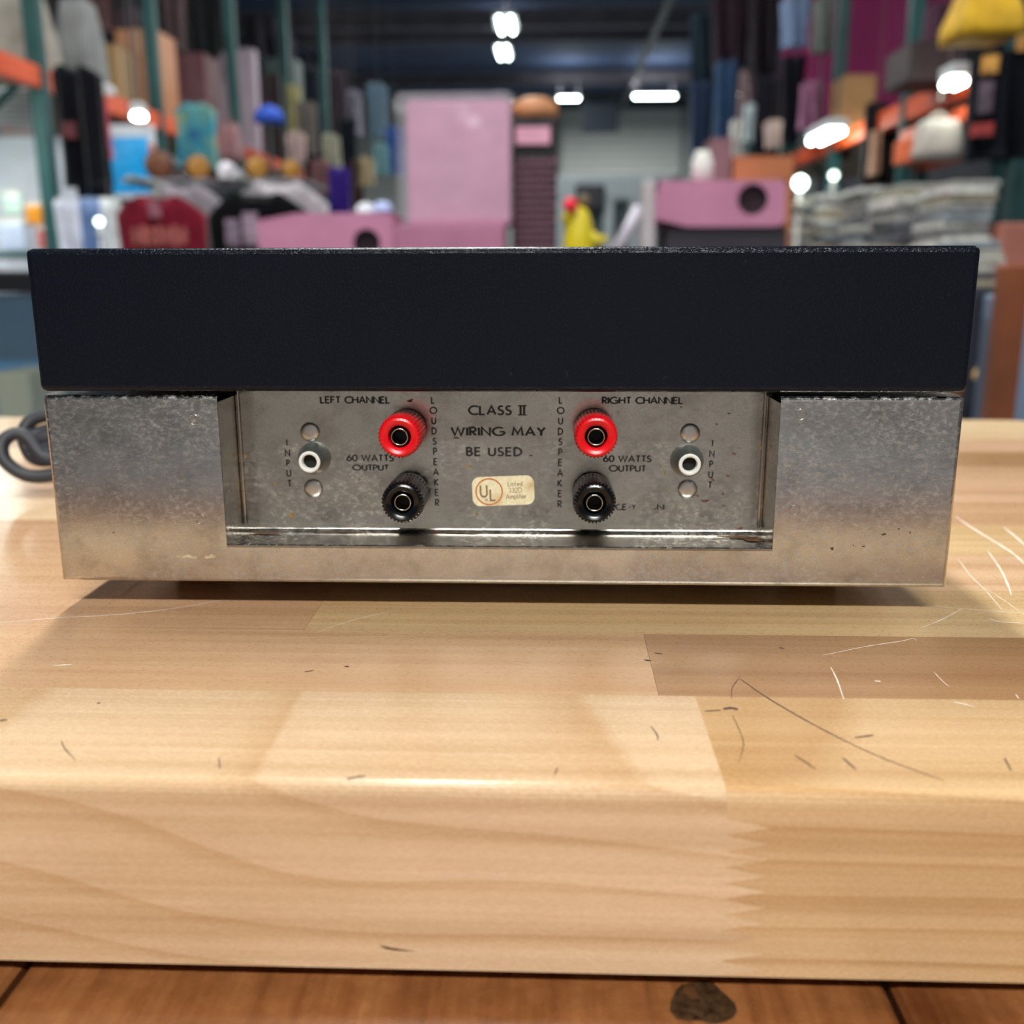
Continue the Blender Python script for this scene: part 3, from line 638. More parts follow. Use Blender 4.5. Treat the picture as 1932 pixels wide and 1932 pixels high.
# ------------------------------------------------------------------ mains cord
CORD = plain('2b2c33', 0.55, 0, 0.15, 30)
def tp(u, v, Y, z=None):
    p = at(u, v, Y); return p if z is None else Vector((p.x, p.y, z))
rc = 0.0032
AM = (Matrix.Translation(Vector((AX, AD, T))) @ Matrix.Rotation(AYAW, 4, 'Z')).inverted()
def cpts(l): return [AM @ at(u, v, Y) for u, v, Y in l]
cv = []; cf = []
def cadd(pts, r):
    v2, f2 = sweep(spline(pts, 7), r, 10); b = len(cv); cv.extend(v2); cf.extend([tuple(b + i for i in f) for f in f2])
cadd(cpts([(150, 880, .46), (110, 893, .458), (70, 899, .456), (38, 892, .455), (10, 870, .455), (3, 845, .457), (12, 826, .46), (35, 818, .463), (55, 830, .463), (70, 850, .461), (90, 866, .460), (130, 870, .46)]), rc)
cadd(cpts([(140, 778, .475), (95, 782, .473), (62, 792, .471), (46, 812, .468), (48, 838, .465), (62, 862, .463), (92, 868, .462), (140, 850, .462)]), rc)
for k, (a, b, c) in enumerate((((60, 822, .468), (90, 812, .47), (150, 800, .47)), ((56, 836, .466), (92, 826, .466), (150, 815, .468)), ((64, 850, .464), (95, 840, .466), (150, 828, .466)), ((72, 858, .462), (100, 852, .463), (150, 846, .464)))):
    cadd(cpts([(a[0] - 8, a[1] - 6, a[2]), a, b, c]), 0.0034)
data_obj('power_cord', cv, cf, CORD, amp, smooth=True)['label'] = 'coiled dark grey power cord'

# ------------------------------------------------------------------ background builders
def shirt_mesh(w, h, t, sl, seed, neck=True, flare=1.0):
    rr = random.Random(seed); ph = rr.uniform(0, 6); nx, nz = 16, 14; vs = []; fs = []
    def zt(x): 
        q = abs(x) / (w / 2); return h - min(0.3 * h, 0.34 * w) * max(0, q - 0.2) ** 1.4
    for s in (-1, 1):
        for j in range(nz + 1):
            k = j / nz
            for i in range(nx + 1):
                u = -1 + 2 * i / nx; hwid = w / 2 * (1 + (flare - 1) * (1 - k)) * (1 - 0.05 * sin(pi * k))
                x = u * hwid; top = zt(u * w / 2)
                if neck and abs(u) < 0.34: top -= h * (0.10 if s < 0 else 0.03) * (1 - (u / 0.34) ** 2) ** 0.5
                y = s * t / 2 * max(0.0, 1 - u ** 4) ** 0.5 + (t * 0.35 * sin(u * 6.5 + ph + 1.3 * k)) * (1 - 0.75 * k)
                vs.append((x, y, k * top))
    m1 = (nx + 1) * (nz + 1)
    for s in (0, 1):
        for j in range(nz):
            for i in range(nx):
                a = s * m1 + j * (nx + 1) + i; q = (a, a + 1, a + nx + 2, a + nx + 1); fs.append(q if s == 0 else q[::-1])
    for j in range(nz):
        for i in (0, nx):
            a = j * (nx + 1) + i; fs.append((a, a + nx + 1, a + nx + 1 + m1, a + m1))
    for i in range(nx):
        for j in (0, nz):
            a = j * (nx + 1) + i; fs.append((a, a + 1, a + 1 + m1, a + m1))
    if sl > 0:
        for s in (-1, 1):
            p0 = Vector((s * w * 0.43, 0, h * 0.86)); p1 = Vector((s * (w * 0.5 + sl * 0.42), 0, h * 0.86 - sl * 0.8))
            v2, f2 = sweep([p0, p0.lerp(p1, 0.35) + Vector((0, 0, sl * 0.05)), p0.lerp(p1, 0.7), p1], [h * 0.10, h * 0.115, h * 0.105, h * 0.10], 10, sq=min(1.0, t * 0.5 / (h * 0.1)))
            b = len(vs); vs += v2; fs += [tuple(b + q for q in f) for f in f2]
    return vs, fs
def garment(name, label, u0, v0, u1, v1, Y, col, cat='shirt', t=0.07, sl=0.0, hook=0.1, prints=(), group=None, flare=1.0, rough=0.85, rz=0.0, wire=None):
    x, wd, zb, z1 = ext(u0, v0, u1, v1, Y); h = z1 - zb
    if wire: hook = wire - z1 + 0.001
    tt = empty(name, (x, Y, zb), rz, label=label, cat=cat, group=group)
    body_w = wd / (1 + (0.84 * sl / wd if sl else 0))
    vs, fs = shirt_mesh(body_w, h, t, sl, int(u0 * 3 + v0), True, flare)
    b = data_obj('cloth_body', vs, fs, plain(col, rough, 0, 0.22, 14, 0.1, 0.12 if rough > 0.5 else 0.5), tt, smooth=True)
    hv = [(0, 0, h * 0.9)] + [(0, 0, h * 0.97)] + [(0.02 * sin(a), 0, h + hook - 0.02 + 0.02 * (1 - cos(a)) * 0.5) for a in [k * pi / 5 for k in range(6)]]
    tube('hanger_hook', hv if not wire else [(0, 0, h * 0.9), (0, 0, h + hook)], 0.0025 if not wire else 0.0015, CHROME, tt, 6)
    tube('collar', [(body_w * 0.17 * cos(a), -t * 0.45 * sin(a) , h * 0.955 - h * 0.055 * max(0, sin(a))) for a in [2 * pi * k / 16 for k in range(16)]], 0.008, plain(col, rough, 0, 0.22, 14, 0.1, 0.12 if rough > 0.5 else 0.5), tt, 6, closed=True)
    for (pu, pv, pw, ph_, pc) in prints:
        X, W_, Zb, Zt = ext(pu - pw / 2, pv - ph_ / 2, pu + pw / 2, pv + ph_ / 2, Y)
        nn = 8; vv = []
        for j in range(nn + 1):
            for i in range(nn + 1):
                xx = X - x + W_ * (i / nn - 0.5); uu = max(-0.98, min(0.98, xx / (body_w / 2)))
                vv.append((xx, -t / 2 * (1 - uu ** 4) ** 0.5 - t * 0.36 * abs(1 - 0.75 * 0.6) - 0.004, Zb - zb + (Zt - Zb) * j / nn))
        data_obj('print', vv, [(j * (nn + 1) + i, j * (nn + 1) + i + 1, (j + 1) * (nn + 1) + i + 1, (j + 1) * (nn + 1) + i) for j in range(nn) for i in range(nn)], plain(pc, 0.8, 0, 0.6, 26), tt)
    return tt
def carton(name, label, u0, v0, u1, v1, Y, d, col, cat='box', tape=None, rough=0.6, group=None, zb=None, hole=None, wrap=False, bev=0.006, flap=True):
    x, wd, z0, z1 = ext(u0, v0, u1, v1, Y)
    if zb is not None: z0 = zb
    h = z1 - z0; tt = empty(name, (x, Y + d / 2, z0), 0, label=label, cat=cat, group=group); mt = plain(col, rough, 0, 0.1, 7)
    if hole:
        hu, hv, hr = hole; hx = at(hu, hv, Y).x - x; hz = at(hu, hv, Y).z - z0; R_ = hr * Y / F
        bm = bmesh.new(); N = 32; ring = []; outr = []
        for k in range(N):
            a = 2 * pi * k / N; ring.append(bm.verts.new((hx + R_ * cos(a), -d / 2, hz + R_ * sin(a))))
            c, s = cos(a), sin(a); dx = (wd / 2 - hx) if c > 0 else (wd / 2 + hx); dz = (h - hz) if s > 0 else hz
            q = min(dx / abs(c) if abs(c) > 1e-6 else 9, dz / abs(s) if abs(s) > 1e-6 else 9)
            outr.append(bm.verts.new((hx + q * c, -d / 2, hz + q * s)))
        for k in range(N):
            k2 = (k + 1) % N; bm.faces.new((ring[k], ring[k2], outr[k2], outr[k]))
        bm_obj('front_face', bm, mt, tt)
        bm = bmesh.new(); add_box(bm, -wd / 2, wd / 2, -d / 2, d / 2, 0, h)
        bmesh.ops.delete(bm, geom=[f for f in bm.faces if f.normal.y < -0.5 or f.calc_center_median().y < -d / 2 + 1e-4], context='FACES')
        bm_obj('body', bm, mt, tt)
        lathe('hand_hole', [(R_ * 1.02, 0.0), (R_ * 1.02, 0.05), (0.001, 0.05)], 32, plain('3a2a33', 0.9), tt, (hx, -d / 2 + 0.05, hz), '-y', cap0=True, cap1=False) if False else None
        data_obj('hole_shade', [(hx + R_ * 1.3 * cos(2 * pi * k / 24), -d / 2 + 0.04, hz + R_ * 1.3 * sin(2 * pi * k / 24)) for k in range(24)], [tuple(range(24))], plain('3a2a33', 0.9), tt)  # dark disc that paints the shade inside the box
    else:
        box('body', -wd / 2, wd / 2, -d / 2, d / 2, 0, h, mt, tt, bev)
    if flap:
        box('lid', -wd / 2 - 0.002, wd / 2 + 0.002, -d / 2 - 0.002, d / 2 + 0.002, h - 0.004, h + 0.004, mt, tt, 0.002, 1)
    if tape: box('tape_strip', -0.025, 0.025, -d / 2 - 0.003, d / 2 + 0.003, h * 0.75, h + 0.0045, plain(tape, 0.3), tt)
    if wrap:
        k = NT('clear_wrap'); tr = k.n('ShaderNodeBsdfTransparent'); mx = k.n('ShaderNodeMixShader'); mx.inputs[0].default_value = 0.84
        k.set(Base_Color=(0.85, 0.85, 0.9, 1), Roughness=0.15); k.l(k.b.outputs[0], mx.inputs[1]); k.l(tr.outputs[0], mx.inputs[2]); k.l(mx.outputs[0], k.out.inputs[0])
        k.bump(k.noise(k.coord((3, 3, 3), rot=(0, 0.7, 0)), 1.2, 2), 0.5, 0.08)
        box('clear_wrap', -wd / 2 - 0.04, wd / 2 + 0.012, -d / 2 - 0.012, d / 2 + 0.012, 0.0, h + 0.03, k.m, tt, 0.02, 3)
    return tt
def table_thing(name, label, x0, x1, y0, y1, z, col, cat='table', leg=0.05):
    tt = empty(name, ((x0 + x1) / 2, (y0 + y1) / 2, 0), 0, label=label, cat=cat); X = (x1 - x0) / 2; Yh = (y1 - y0) / 2; mt = plain(col, 0.5, 0, 0.15, 4)
    box('table_top', -X, X, -Yh, Yh, z - 0.035, z, mt, tt, 0.004)
    for sx in (-1, 1):
        for sy in (-1, 1):
            a, b = sorted((sx * (X - 0.02), sx * (X - 0.02 - leg))); c, e = sorted((sy * (Yh - 0.02), sy * (Yh - 0.02 - leg)))
            box('leg', a, b, c, e, 0, z - 0.035, mt, tt, 0.003, 1)
    return tt

# ------------------------------------------------------------------ pallet racks
def pallet_rack(label, xf, side, ys, levels, zt=4.3):
    """xf: aisle-side post line, side: -1 deck goes left, +1 right; levels: list of beam centre heights"""
    tt = empty('pallet_rack', (xf + side * 0.55, (ys[0] + ys[-1]) / 2, 0), 0, label=label, cat='rack'); ox, oy = -(xf + side * 0.55), -(ys[0] + ys[-1]) / 2
    xb = xf + side * 1.07
    for y in ys:
        for x in (xf, xb):
            bm = bmesh.new(); add_box(bm, x - 0.038, x + 0.038, y - 0.035, y + 0.035, 0.008, zt, 0.006, 1); bm_obj('post', bm, TEAL, tt, (ox, oy, 0))
            box('foot_plate', x - 0.06, x + 0.06, y - 0.06, y + 0.06, 0, 0.008, TEAL, tt, loc=(ox, oy, 0))
        zz = [0.25, 1.1, 2.0]; 
        for i in range(len(zz) - 1):
            a, b = (xf, xb) if i % 2 == 0 else (xb, xf)
            tube('brace', [(a, y, zz[i]), (b, y, zz[i + 1])], 0.02, TEAL, tt, 6, loc=(ox, oy, 0))
            tube('cross_bar', [(xf, y, zz[i]), (xb, y, zz[i])], 0.018, TEAL, tt, 6, loc=(ox, oy, 0))
    for a, b in zip(ys[:-1], ys[1:]):
        for z in levels:
            for x in (xf, xb):
                box('beam', x - 0.03, x + 0.03, a + 0.036, b - 0.036, z - 0.052, z + 0.052, ORANGE, tt, 0.006, 1, loc=(ox, oy, 0))
            box('deck_board', min(xf, xb) + 0.031, max(xf, xb) - 0.031, a + 0.02, b - 0.02, z + 0.012, z + 0.03, plain('80705c', 0.7, 0, 0.2, 5), tt, loc=(ox, oy, 0))
    return tt
LX, RX = -2.5, 1.85
LYS = [3.3, 5.25, 6.8, 8.5, 10.2, 11.9]; RYS = [4.3, 5.72, 7.15, 8.6, 10.1]
zL = at(95, 148, 5.25).z; DL = zL + 0.03
pallet_rack('long teal and orange pallet rack along the left of the aisle', LX, -1, LYS, [zL])
zR = at(1762, 158, 4.9).z; DR = zR + 0.03; zR2 = at(1768, 222, 4.9).z
pallet_rack('long teal and orange pallet rack along the right of the aisle', RX, 1, RYS, [zR])
prop(box('shelf_beam', -0.02, 0.02, -0.62, 0.62, -0.03, 0.03, ORANGE, None, 0.005, 1, loc=(RX - 0.05, 5.0, zR2)), label='bright orange rail below the red-orange rack beam on the right', cat='beam')

# white wire grid panel and its pale board at the left edge
gx0 = at(-40, 300, 5.42).x; gx1 = at(96, 300, 5.42).x; gz1 = at(50, 166, 5.42).z; gz0 = 0.35
gp = empty('grid_panel', ((gx0 + gx1) / 2, 5.42, gz0), 0, label='white wire grid panel at the end of the left rack', cat='grid panel'); gw = (gx1 - gx0) / 2; gh = gz1 - gz0
WIRE = plain('e6e8f0', 0.4, 0, 0.05)
vs = []; fs = []
def addt(p, q, r):
    v2, f2 = sweep([p, q], r, 4); b = len(vs); vs.extend(v2); fs.extend([tuple(b + i for i in f) for f in f2])
k = -gw
while k <= gw: addt((k, 0, 0), (k, 0, gh), 0.0022); k += 0.026
k = 0
while k <= gh: addt((-gw, 0, k), (gw, 0, k), 0.0022); k += 0.026
prop(data_obj('wire_mesh', vs, fs, WIRE, gp), kind='stuff')
for a, b in (((-gw, 0, 0), (gw, 0, 0)), ((-gw, 0, gh), (gw, 0, gh)), ((-gw, 0, 0), (-gw, 0, gh)), ((gw, 0, 0), (gw, 0, gh))): tube('frame_wire', [a, b], 0.006, WIRE, gp, 6)
prop(box('white_board', -0.6, 0.36, -0.01, 0.01, 0, 1.72, plain('e2e4f0', 0.6, 0, 0.06), None, 0.003, 1, loc=((gx0 + gx1) / 2 - 0.02, 5.7, 0.0)), label='large pale board standing behind the wire grid panel', cat='board')
def packet(label, u0, v0, u1, v1, Y, col):
    x, wd, z0, z1 = ext(u0, v0, u1, v1, Y); tt = empty('hanging_packet', (x, Y, z0), label=label, cat='packet'); h = z1 - z0
    box('pouch', -wd / 2, wd / 2, -0.015, 0.015, 0, h * 0.82, plain(col, 0.4), tt, 0.008); box('header_card', -wd / 2, wd / 2, -0.004, 0.004, h * 0.8, h, plain('d8d4cc', 0.6), tt)
packet('orange packet hung on the white wire grid', 50, 380, 82, 424, 5.38, 'f09a28'); packet('red packet low on the white wire grid', 72, 424, 102, 470, 5.38, 'c8605c'); packet('pale packet low on the wire grid at the frame edge', 0, 410, 48, 470, 5.38, 'c9d4f0'); packet('pale green packet beside the orange packet on the grid', 8, 360, 42, 405, 5.38, 'cfe8dc')

# things on the left rack deck
def bag(name, label, u0, v0, u1, v1, Y, col, zb=None, d=0.22, cat='bag', wire=None):
    x, wd, z0, z1 = ext(u0, v0, u1, v1, Y); z0 = zb if zb is not None else z0; h = max(0.1, z1 - z0); tt = empty(name, (x, Y + d / 2, z0), label=label, cat=cat)
    bm = bmesh.new(); add_box(bm, -wd / 2, wd / 2, -d / 2, d / 2, 0, h); bmesh.ops.subdivide_edges(bm, edges=bm.edges[:], cuts=4, use_grid_fill=True)
    rr = random.Random(int(u0)); ph = rr.uniform(0, 6)
    for v in bm.verts:
        k = v.co.z / h; q = 1 - 0.28 * k ** 2; v.co.x *= q * (1 + 0.04 * sin(9 * k + ph)); v.co.y *= (1 - 0.45 * k ** 2) * (1 + 0.06 * sin(7 * v.co.x / wd + ph))
    bm_obj('bag_body', bm, plain(col, 0.75, 0, 0.2, 10), tt, smooth=True)
    tube('handle', [(-wd * 0.2, 0, h * 0.98), (-wd * 0.17, 0, h * 1.12), (0, 0, h * 1.18), (wd * 0.17, 0, h * 1.12), (wd * 0.2, 0, h * 0.98)], 0.007, plain(col, 0.75, 0, 0.2, 10), tt, 6)
    if wire: tube('hanging_wire', [(0, 0, h * 0.95), (0, 0, wire - z0)], 0.0015, CHROME, tt, 6)
    return tt
def shoe(label, u, v, Y, L, col, rz=0.0, zb=None, sole='e8e8e8'):
    p = at(u, v, Y); z = p.z if zb is None else zb; tt = empty('sneaker', (p.x, p.y, z), rz, label=label, cat='shoe')
    secs = [(-0.5, .05, .05), (-0.47, .15, .32), (-0.3, .17, .40), (-0.12, .165, .36), (0.05, .165, .25), (0.25, .19, .19), (0.4, .18, .15), (0.48, .12, .11), (0.5, .03, .05)]
    vs = []; fs = []; n = 12
    for (sx, hw_, hh_) in secs:
        for k in range(n):
            a = 2 * pi * k / n; vs.append((sx * L, hw_ * L * cos(a), 0.03 * L + hh_ * L * max(0, 0.5 + 0.5 * sin(a)) ** 0.8))
    for i in range(len(secs) - 1):
        for k in range(n): fs.append((i * n + k, i * n + (k + 1) % n, (i + 1) * n + (k + 1) % n, (i + 1) * n + k))
    fs += [tuple(range(n))[::-1], tuple((len(secs) - 1) * n + k for k in range(n))]
    data_obj('upper', vs, fs, plain(col, 0.6, 0, 0.15, 20), tt, smooth=True)
    out = [(s[0] * L * 1.02, s[1] * L * 1.04) for s in secs]; P = out + [(a, -b) for a, b in reversed(out)]; N = len(P)
    data_obj('sole', [(x, y, 0) for x, y in P] + [(x, y, 0.05 * L) for x, y in P], [tuple(range(N))[::-1], tuple(range(N, 2 * N))] + [(i, (i + 1) % N, N + (i + 1) % N, N + i) for i in range(N)], plain(sole, 0.6), tt)
    data_obj('laces', [(0.0 * L + 0.05 * L * i, s * 0.07 * L, (0.30 - 0.03 * i) * L) for i in range(4) for s in (-1, 1)], [(2 * i, 2 * i + 1, 2 * i + 3, 2 * i + 2) for i in range(3)], plain(sole, 0.7), tt)
    return tt
def cap(label, u, v, Y, r, col, zb=None, rz=0.0, brim=None, pole=False, wire=None):
    p = at(u, v, Y); z = p.z if zb is None else zb; tt = empty('cap', (p.x, p.y, z), rz, label=label, cat='cap'); mt = plain(col, 0.8, 0, 0.15, 20)
    lathe('crown', [(r, 0), (r * 1.0, r * 0.25), (r * 0.93, r * 0.6), (r * 0.7, r * 0.92), (r * 0.35, r * 1.08), (r * 0.04, r * 1.12)], 24, mt, tt)
    vs = []; fs = []; N = 12
    for i in range(N + 1):
        a = -pi + pi * i / N
        for q, zz in ((0.98, 0.05), (1.0 + 0.65 * abs(sin(a)), 0.0 - 0.06 * abs(cos(a)))): vs.append((r * q * cos(a) * (1 if q < 1 else 0.92), r * q * sin(a), r * zz + 0.006))
        for q, zz in ((1.0 + 0.65 * abs(sin(a)), 0.04 - 0.06 * abs(cos(a))), (0.98, 0.09)): vs.append((r * q * cos(a) * (1 if q < 1 else 0.92), r * q * sin(a), r * zz + 0.008))
    for i in range(N):
        for k in range(4): fs.append((4 * i + k, 4 * i + (k + 1) % 4, 4 * i + 4 + (k + 1) % 4, 4 * i + 4 + k))
    data_obj('brim', vs, fs, plain(brim or col, 0.8, 0, 0.15, 20), tt, smooth=True)
    if wire: tube('hanging_wire', [(0, 0, r), (0, 0, wire - z)], 0.0015, CHROME, tt, 6)
    if pole: lathe('display_pole', [(0.1, -z), (0.1, -z + 0.015), (0.012, -z + 0.02), (0.012, 0.02), (r * 0.8, 0.03)], 14, GREYMET, tt)
    lathe('top_button', [(r * 0.1, r * 1.08), (r * 0.09, r * 1.16), (r * 0.02, r * 1.18)], 12, mt, tt)
    return tt
bag('tote_bag', 'cream tote bag on the left rack deck at the frame corner', -30, -20, 62, 92, 5.5, '9a938a', DL, 0.3)
bag('canvas_bag', 'grey canvas bag above the black jacket on the left rack', 96, -10, 160, 110, 6.0, '7d7f80', DL, 0.3)
bag('dark_bag', 'dark plum bag between tan carton and peach carton', 206, 10, 262, 140, 8.0, '3b2730', DL, 0.25)
shoe('white sneaker on the left rack deck beside the tan carton', 160, 100, 5.9, 0.28, 'd6d6da', 0.3, DL)
carton('carton', 'tan cardboard carton on the left rack deck', 160, 84, 222, 172, 6.6, 0.3, '9a7a50', tape='b89a6a', zb=DL)
carton('carton', 'peach-coloured tall carton on the left rack deck by the teal post', 222, 56, 300, 195, 7.25, 0.35, 'b8805c', tape='caa078', zb=DL)
carton('carton', 'dusty plum carton on the left rack behind the second post', 316, 100, 388, 232, 8.2, 0.35, '6a4148', zb=DL)
carton('foam_board_pack', 'tall pale lavender board pack standing behind the third teal post', 386, 92, 482, 245, 9.6, 0.12, 'b8a6b6', cat='board', zb=DL, flap=False)
carton('carton', 'grey-green carton far along the left rack deck', 500, 110, 560, 262, 11.2, 0.3, '4c5a5a', zb=DL)
carton('carton', 'dark brown carton above the blue cap on the left rack', 480, 140, 530, 250, 10.4, 0.3, '3c2c30', zb=DL)
bag('duffel_bag', 'dusty pink duffel bag under the lavender board pack', 408, 232, 446, 305, 7.7, '8a6468', None, 0.2, wire=CEIL)

# clothes hanging along the left rack
RAILM = GREYMET
def rail(label, x, y0, y1, z, posts=True, top=None):
    tt = empty('clothes_rail', (x, (y0 + y1) / 2, 0), 0, label=label, cat='clothes rail'); L = (y1 - y0) / 2
    tube('rail', [(0, -L - 0.3, z), (0, L, z)], 0.014, RAILM, tt, 8)
    for s in (-1, 1):
        tube('upright', [(0, s * L, 0.03), (0, s * L, z)], 0.014, RAILM, tt, 8); tube('foot', [(-0.19, s * L, 0.02), (0.19, s * L, 0.02)], 0.016, RAILM, tt, 8)
    if top: box('top_shelf', -0.2, 0.2, -L + 0.1, L, top - 0.018, top, plain('8f8a92', 0.4, 0.2), tt, 0.003)
    if top:
        for s in (-1, 1): tube('shelf_strut', [(0, s * (L - 0.03), z), (0, s * (L - 0.03), top - 0.018)], 0.01, RAILM, tt, 6)
    return tt
garment('jacket', 'black hooded jacket hung from the left rack below the orange beam', 106, 122, 200, 352, 5.0, '0c0d14', 'jacket', 0.12, 0.0, 0.06, [(145, 250, 30, 30, '4a1420')], wire=CEIL)
garment('sports_top', 'black top with red and pink sleeve stripe behind the black jacket', 168, 180, 206, 300, 5.15, 'b04258', 'shirt', 0.06, 0.0, 0.2, wire=CEIL)
garment('jersey', 'dark trousers-length black garment beside the blue poster', 135, 240, 206, 372, 5.25, '10131f', 'shirt', 0.08, 0.0, 0.3, wire=CEIL)
# blue poster in white frame
x, wd, z0, z1 = ext(204, 236, 296, 376, 5.6); ps = empty('framed_poster', (x, 5.6, z0), label='bright sky-blue poster in a white frame hung on the left rack', cat='poster'); h = z1 - z0
box('frame', -wd / 2, wd / 2, -0.01, 0.012, 0, h, plain('d8dde6', 0.4), ps, 0.006)
k = NT('blue_print'); f = k.noise(k.coord(), 18, 4); k.set(Base_Color=k.ramp(f, [(0.3, lin('109ae8')), (0.6, lin('18b4ff')), (0.75, lin('70c8f8'))]), Roughness=0.3)
box('poster_sheet', -wd / 2 + 0.008, wd / 2 - 0.035, -0.0135, -0.0095, 0.03, h - 0.06, k.m, ps)
tube('hanging_wire', [(0, 0, h), (0, 0, CEIL - z0)], 0.003, RAILM, ps, 6)
box('orange_sticker', wd / 2 - 0.03, wd / 2 - 0.005, -0.0135, -0.0095, h * 0.55, h * 0.75, plain('e87838', 0.4), ps)
# tie-dye bucket hat
k = NT('tie_dye'); f = k.noise(k.coord((5, 5, 5)), 1.6, 2); k.set(Base_Color=k.ramp(f, [(0.3, lin('1c4e80')), (0.45, lin('2f8296')), (0.58, lin('5f8f88')), (0.68, lin('94905c')), (0.78, lin('8a9c98'))]), Roughness=0.8)
garment('tie_dye_shirt', 'teal and yellow tie-dye shirt hung left of the lavender boards', 334, 192, 412, 318, 5.7, '3a92a4', 'shirt', 0.1, 0.0, 0.05, wire=CEIL)
for o_ in bpy.data.objects:
    if o_.name.startswith('tie_dye_shirt'):
        for ch_ in o_.children:
            if ch_.name.startswith('cloth_body'): ch_.data.materials[0] = k.m
# front clothes rails with shirts
ra = at(312, 352, 4.7); rb_ = at(500, 350, 4.9)
rail('grey clothes rail carrying the maroon shirt, with a shelf on top', at(318, 352, 4.9).x, 4.74, 5.35, at(318, 352, 4.9).z, top=at(318, 337, 4.85).z)
rail('grey clothes rail carrying the black printed shirt, with a shelf on top', at(498, 352, 5.1).x, 4.94, 5.6, at(498, 352, 5.1).z, top=at(498, 337, 5.05).z)
garment('t_shirt', 'maroon T-shirt with pale chest print on the front clothes rail', 226, 364, 396, 640, 4.6, '6a1626', 'shirt', 0.09, 0.0, 0.05, [(266 + 15 * q, 446, 11, 30 + 8 * (q % 2), '96504a') for q in range(7)] + [(302, 396, 24, 32, '7c4a58')], 'shirts on the front clothes rails')
garment('t_shirt', 'grey-white T-shirt just behind the maroon one', 272, 342, 428, 620, 4.78, '8a848c', 'shirt', 0.08, 0.0, 0.04, (), 'shirts on the front clothes rails')
garment('t_shirt', 'black T-shirt with blurred white print on the front clothes rail', 396, 358, 596, 640, 4.7, '06060a', 'shirt', 0.1, 0.0, 0.05, [(448, 440, 26, 50, '7c6a7c'), (482, 432, 30, 60, '8c7888'), (512, 446, 18, 40, '6c5c70')], 'shirts on the front clothes rails')
garment('t_shirt', 'white T-shirt sloping out behind the black printed one', 440, 338, 624, 620, 4.9, 'a8a2a8', 'shirt', 0.08, 0.0, 0.04, (), 'shirts on the front clothes rails')
garment('t_shirt', 'white T-shirt beside the teal rack post, left of the maroon one', 112, 372, 168, 600, 4.9, 'd4d6e4', 'shirt', 0.08, 0.0, 0.1, (), 'shirts on the front clothes rails', wire=CEIL)
garment('t_shirt', 'light blue shiny shirt between white shirts', 162, 372, 198, 600, 4.72, '6a86b8', 'shirt', 0.07, 0.0, 0.1, (), 'shirts on the front clothes rails', rough=0.3, wire=CEIL)
garment('t_shirt', 'white shirt at the left edge of the maroon one', 196, 372, 236, 600, 4.85, 'd8dcde', 'shirt', 0.07, 0.0, 0.1, (), 'shirts on the front clothes rails', wire=CEIL)
# drums on the rail shelves
def drum(u, v, r, Y, L, col, label, rz):
    p = at(u, v, Y); R_ = r * Y / F; tt = empty('hand_drum', (p.x, p.y, p.z - R_), rz, label=label, cat='drum', group='hand drums lying on the rail shelves')
    lathe('shell', [(R_ * 0.96, 0), (R_, 0.01), (R_ * 0.9, L * 0.5), (R_ * 0.8, L)], 28, plain('0d0b0c', 0.35), tt, (0, L, R_), '-y')
    lathe('drum_head', [(R_ * 0.97, 0), (R_ * 0.95, 0.006), (R_ * 0.5, 0.01), (0.002, 0.011)], 28, plain(col, 0.5, 0, 0.2, 20), tt, (0, 0, R_), '-y')
    tube('rim', [(R_ * 0.99 * cos(a), 0, R_ + R_ * 0.99 * sin(a)) for a in [2 * pi * q / 28 for q in range(28)]], 0.005, plain('2a1a12', 0.4), tt, 6, closed=True)
drum(300, 311, 25, 4.88, 0.14, '6a3c24', 'brown-headed hand drum above the maroon shirt', 0.15); drum(374, 316, 21, 4.9, 0.14, 'a8742c', 'golden-headed hand drum right of the brown one', 0.5)
drum(484, 317, 20, 5.08, 0.18, 'a8782e', 'golden-headed hand drum under the blue cap', 0.5); drum(549, 320, 17, 5.1, 0.16, 'a07024', 'smaller golden hand drum at the right end of the shelf', 0.4)
shoe('white sneaker at the right end of the drum shelf', 440, 337, 5.08, 0.18, 'e0dce6', 1.2, at(498, 337, 5.05).z)
cap('royal blue cap above the golden drums', 508, 232, 6.2, 0.085, '2a52b8', None, 0.4, pole=True)
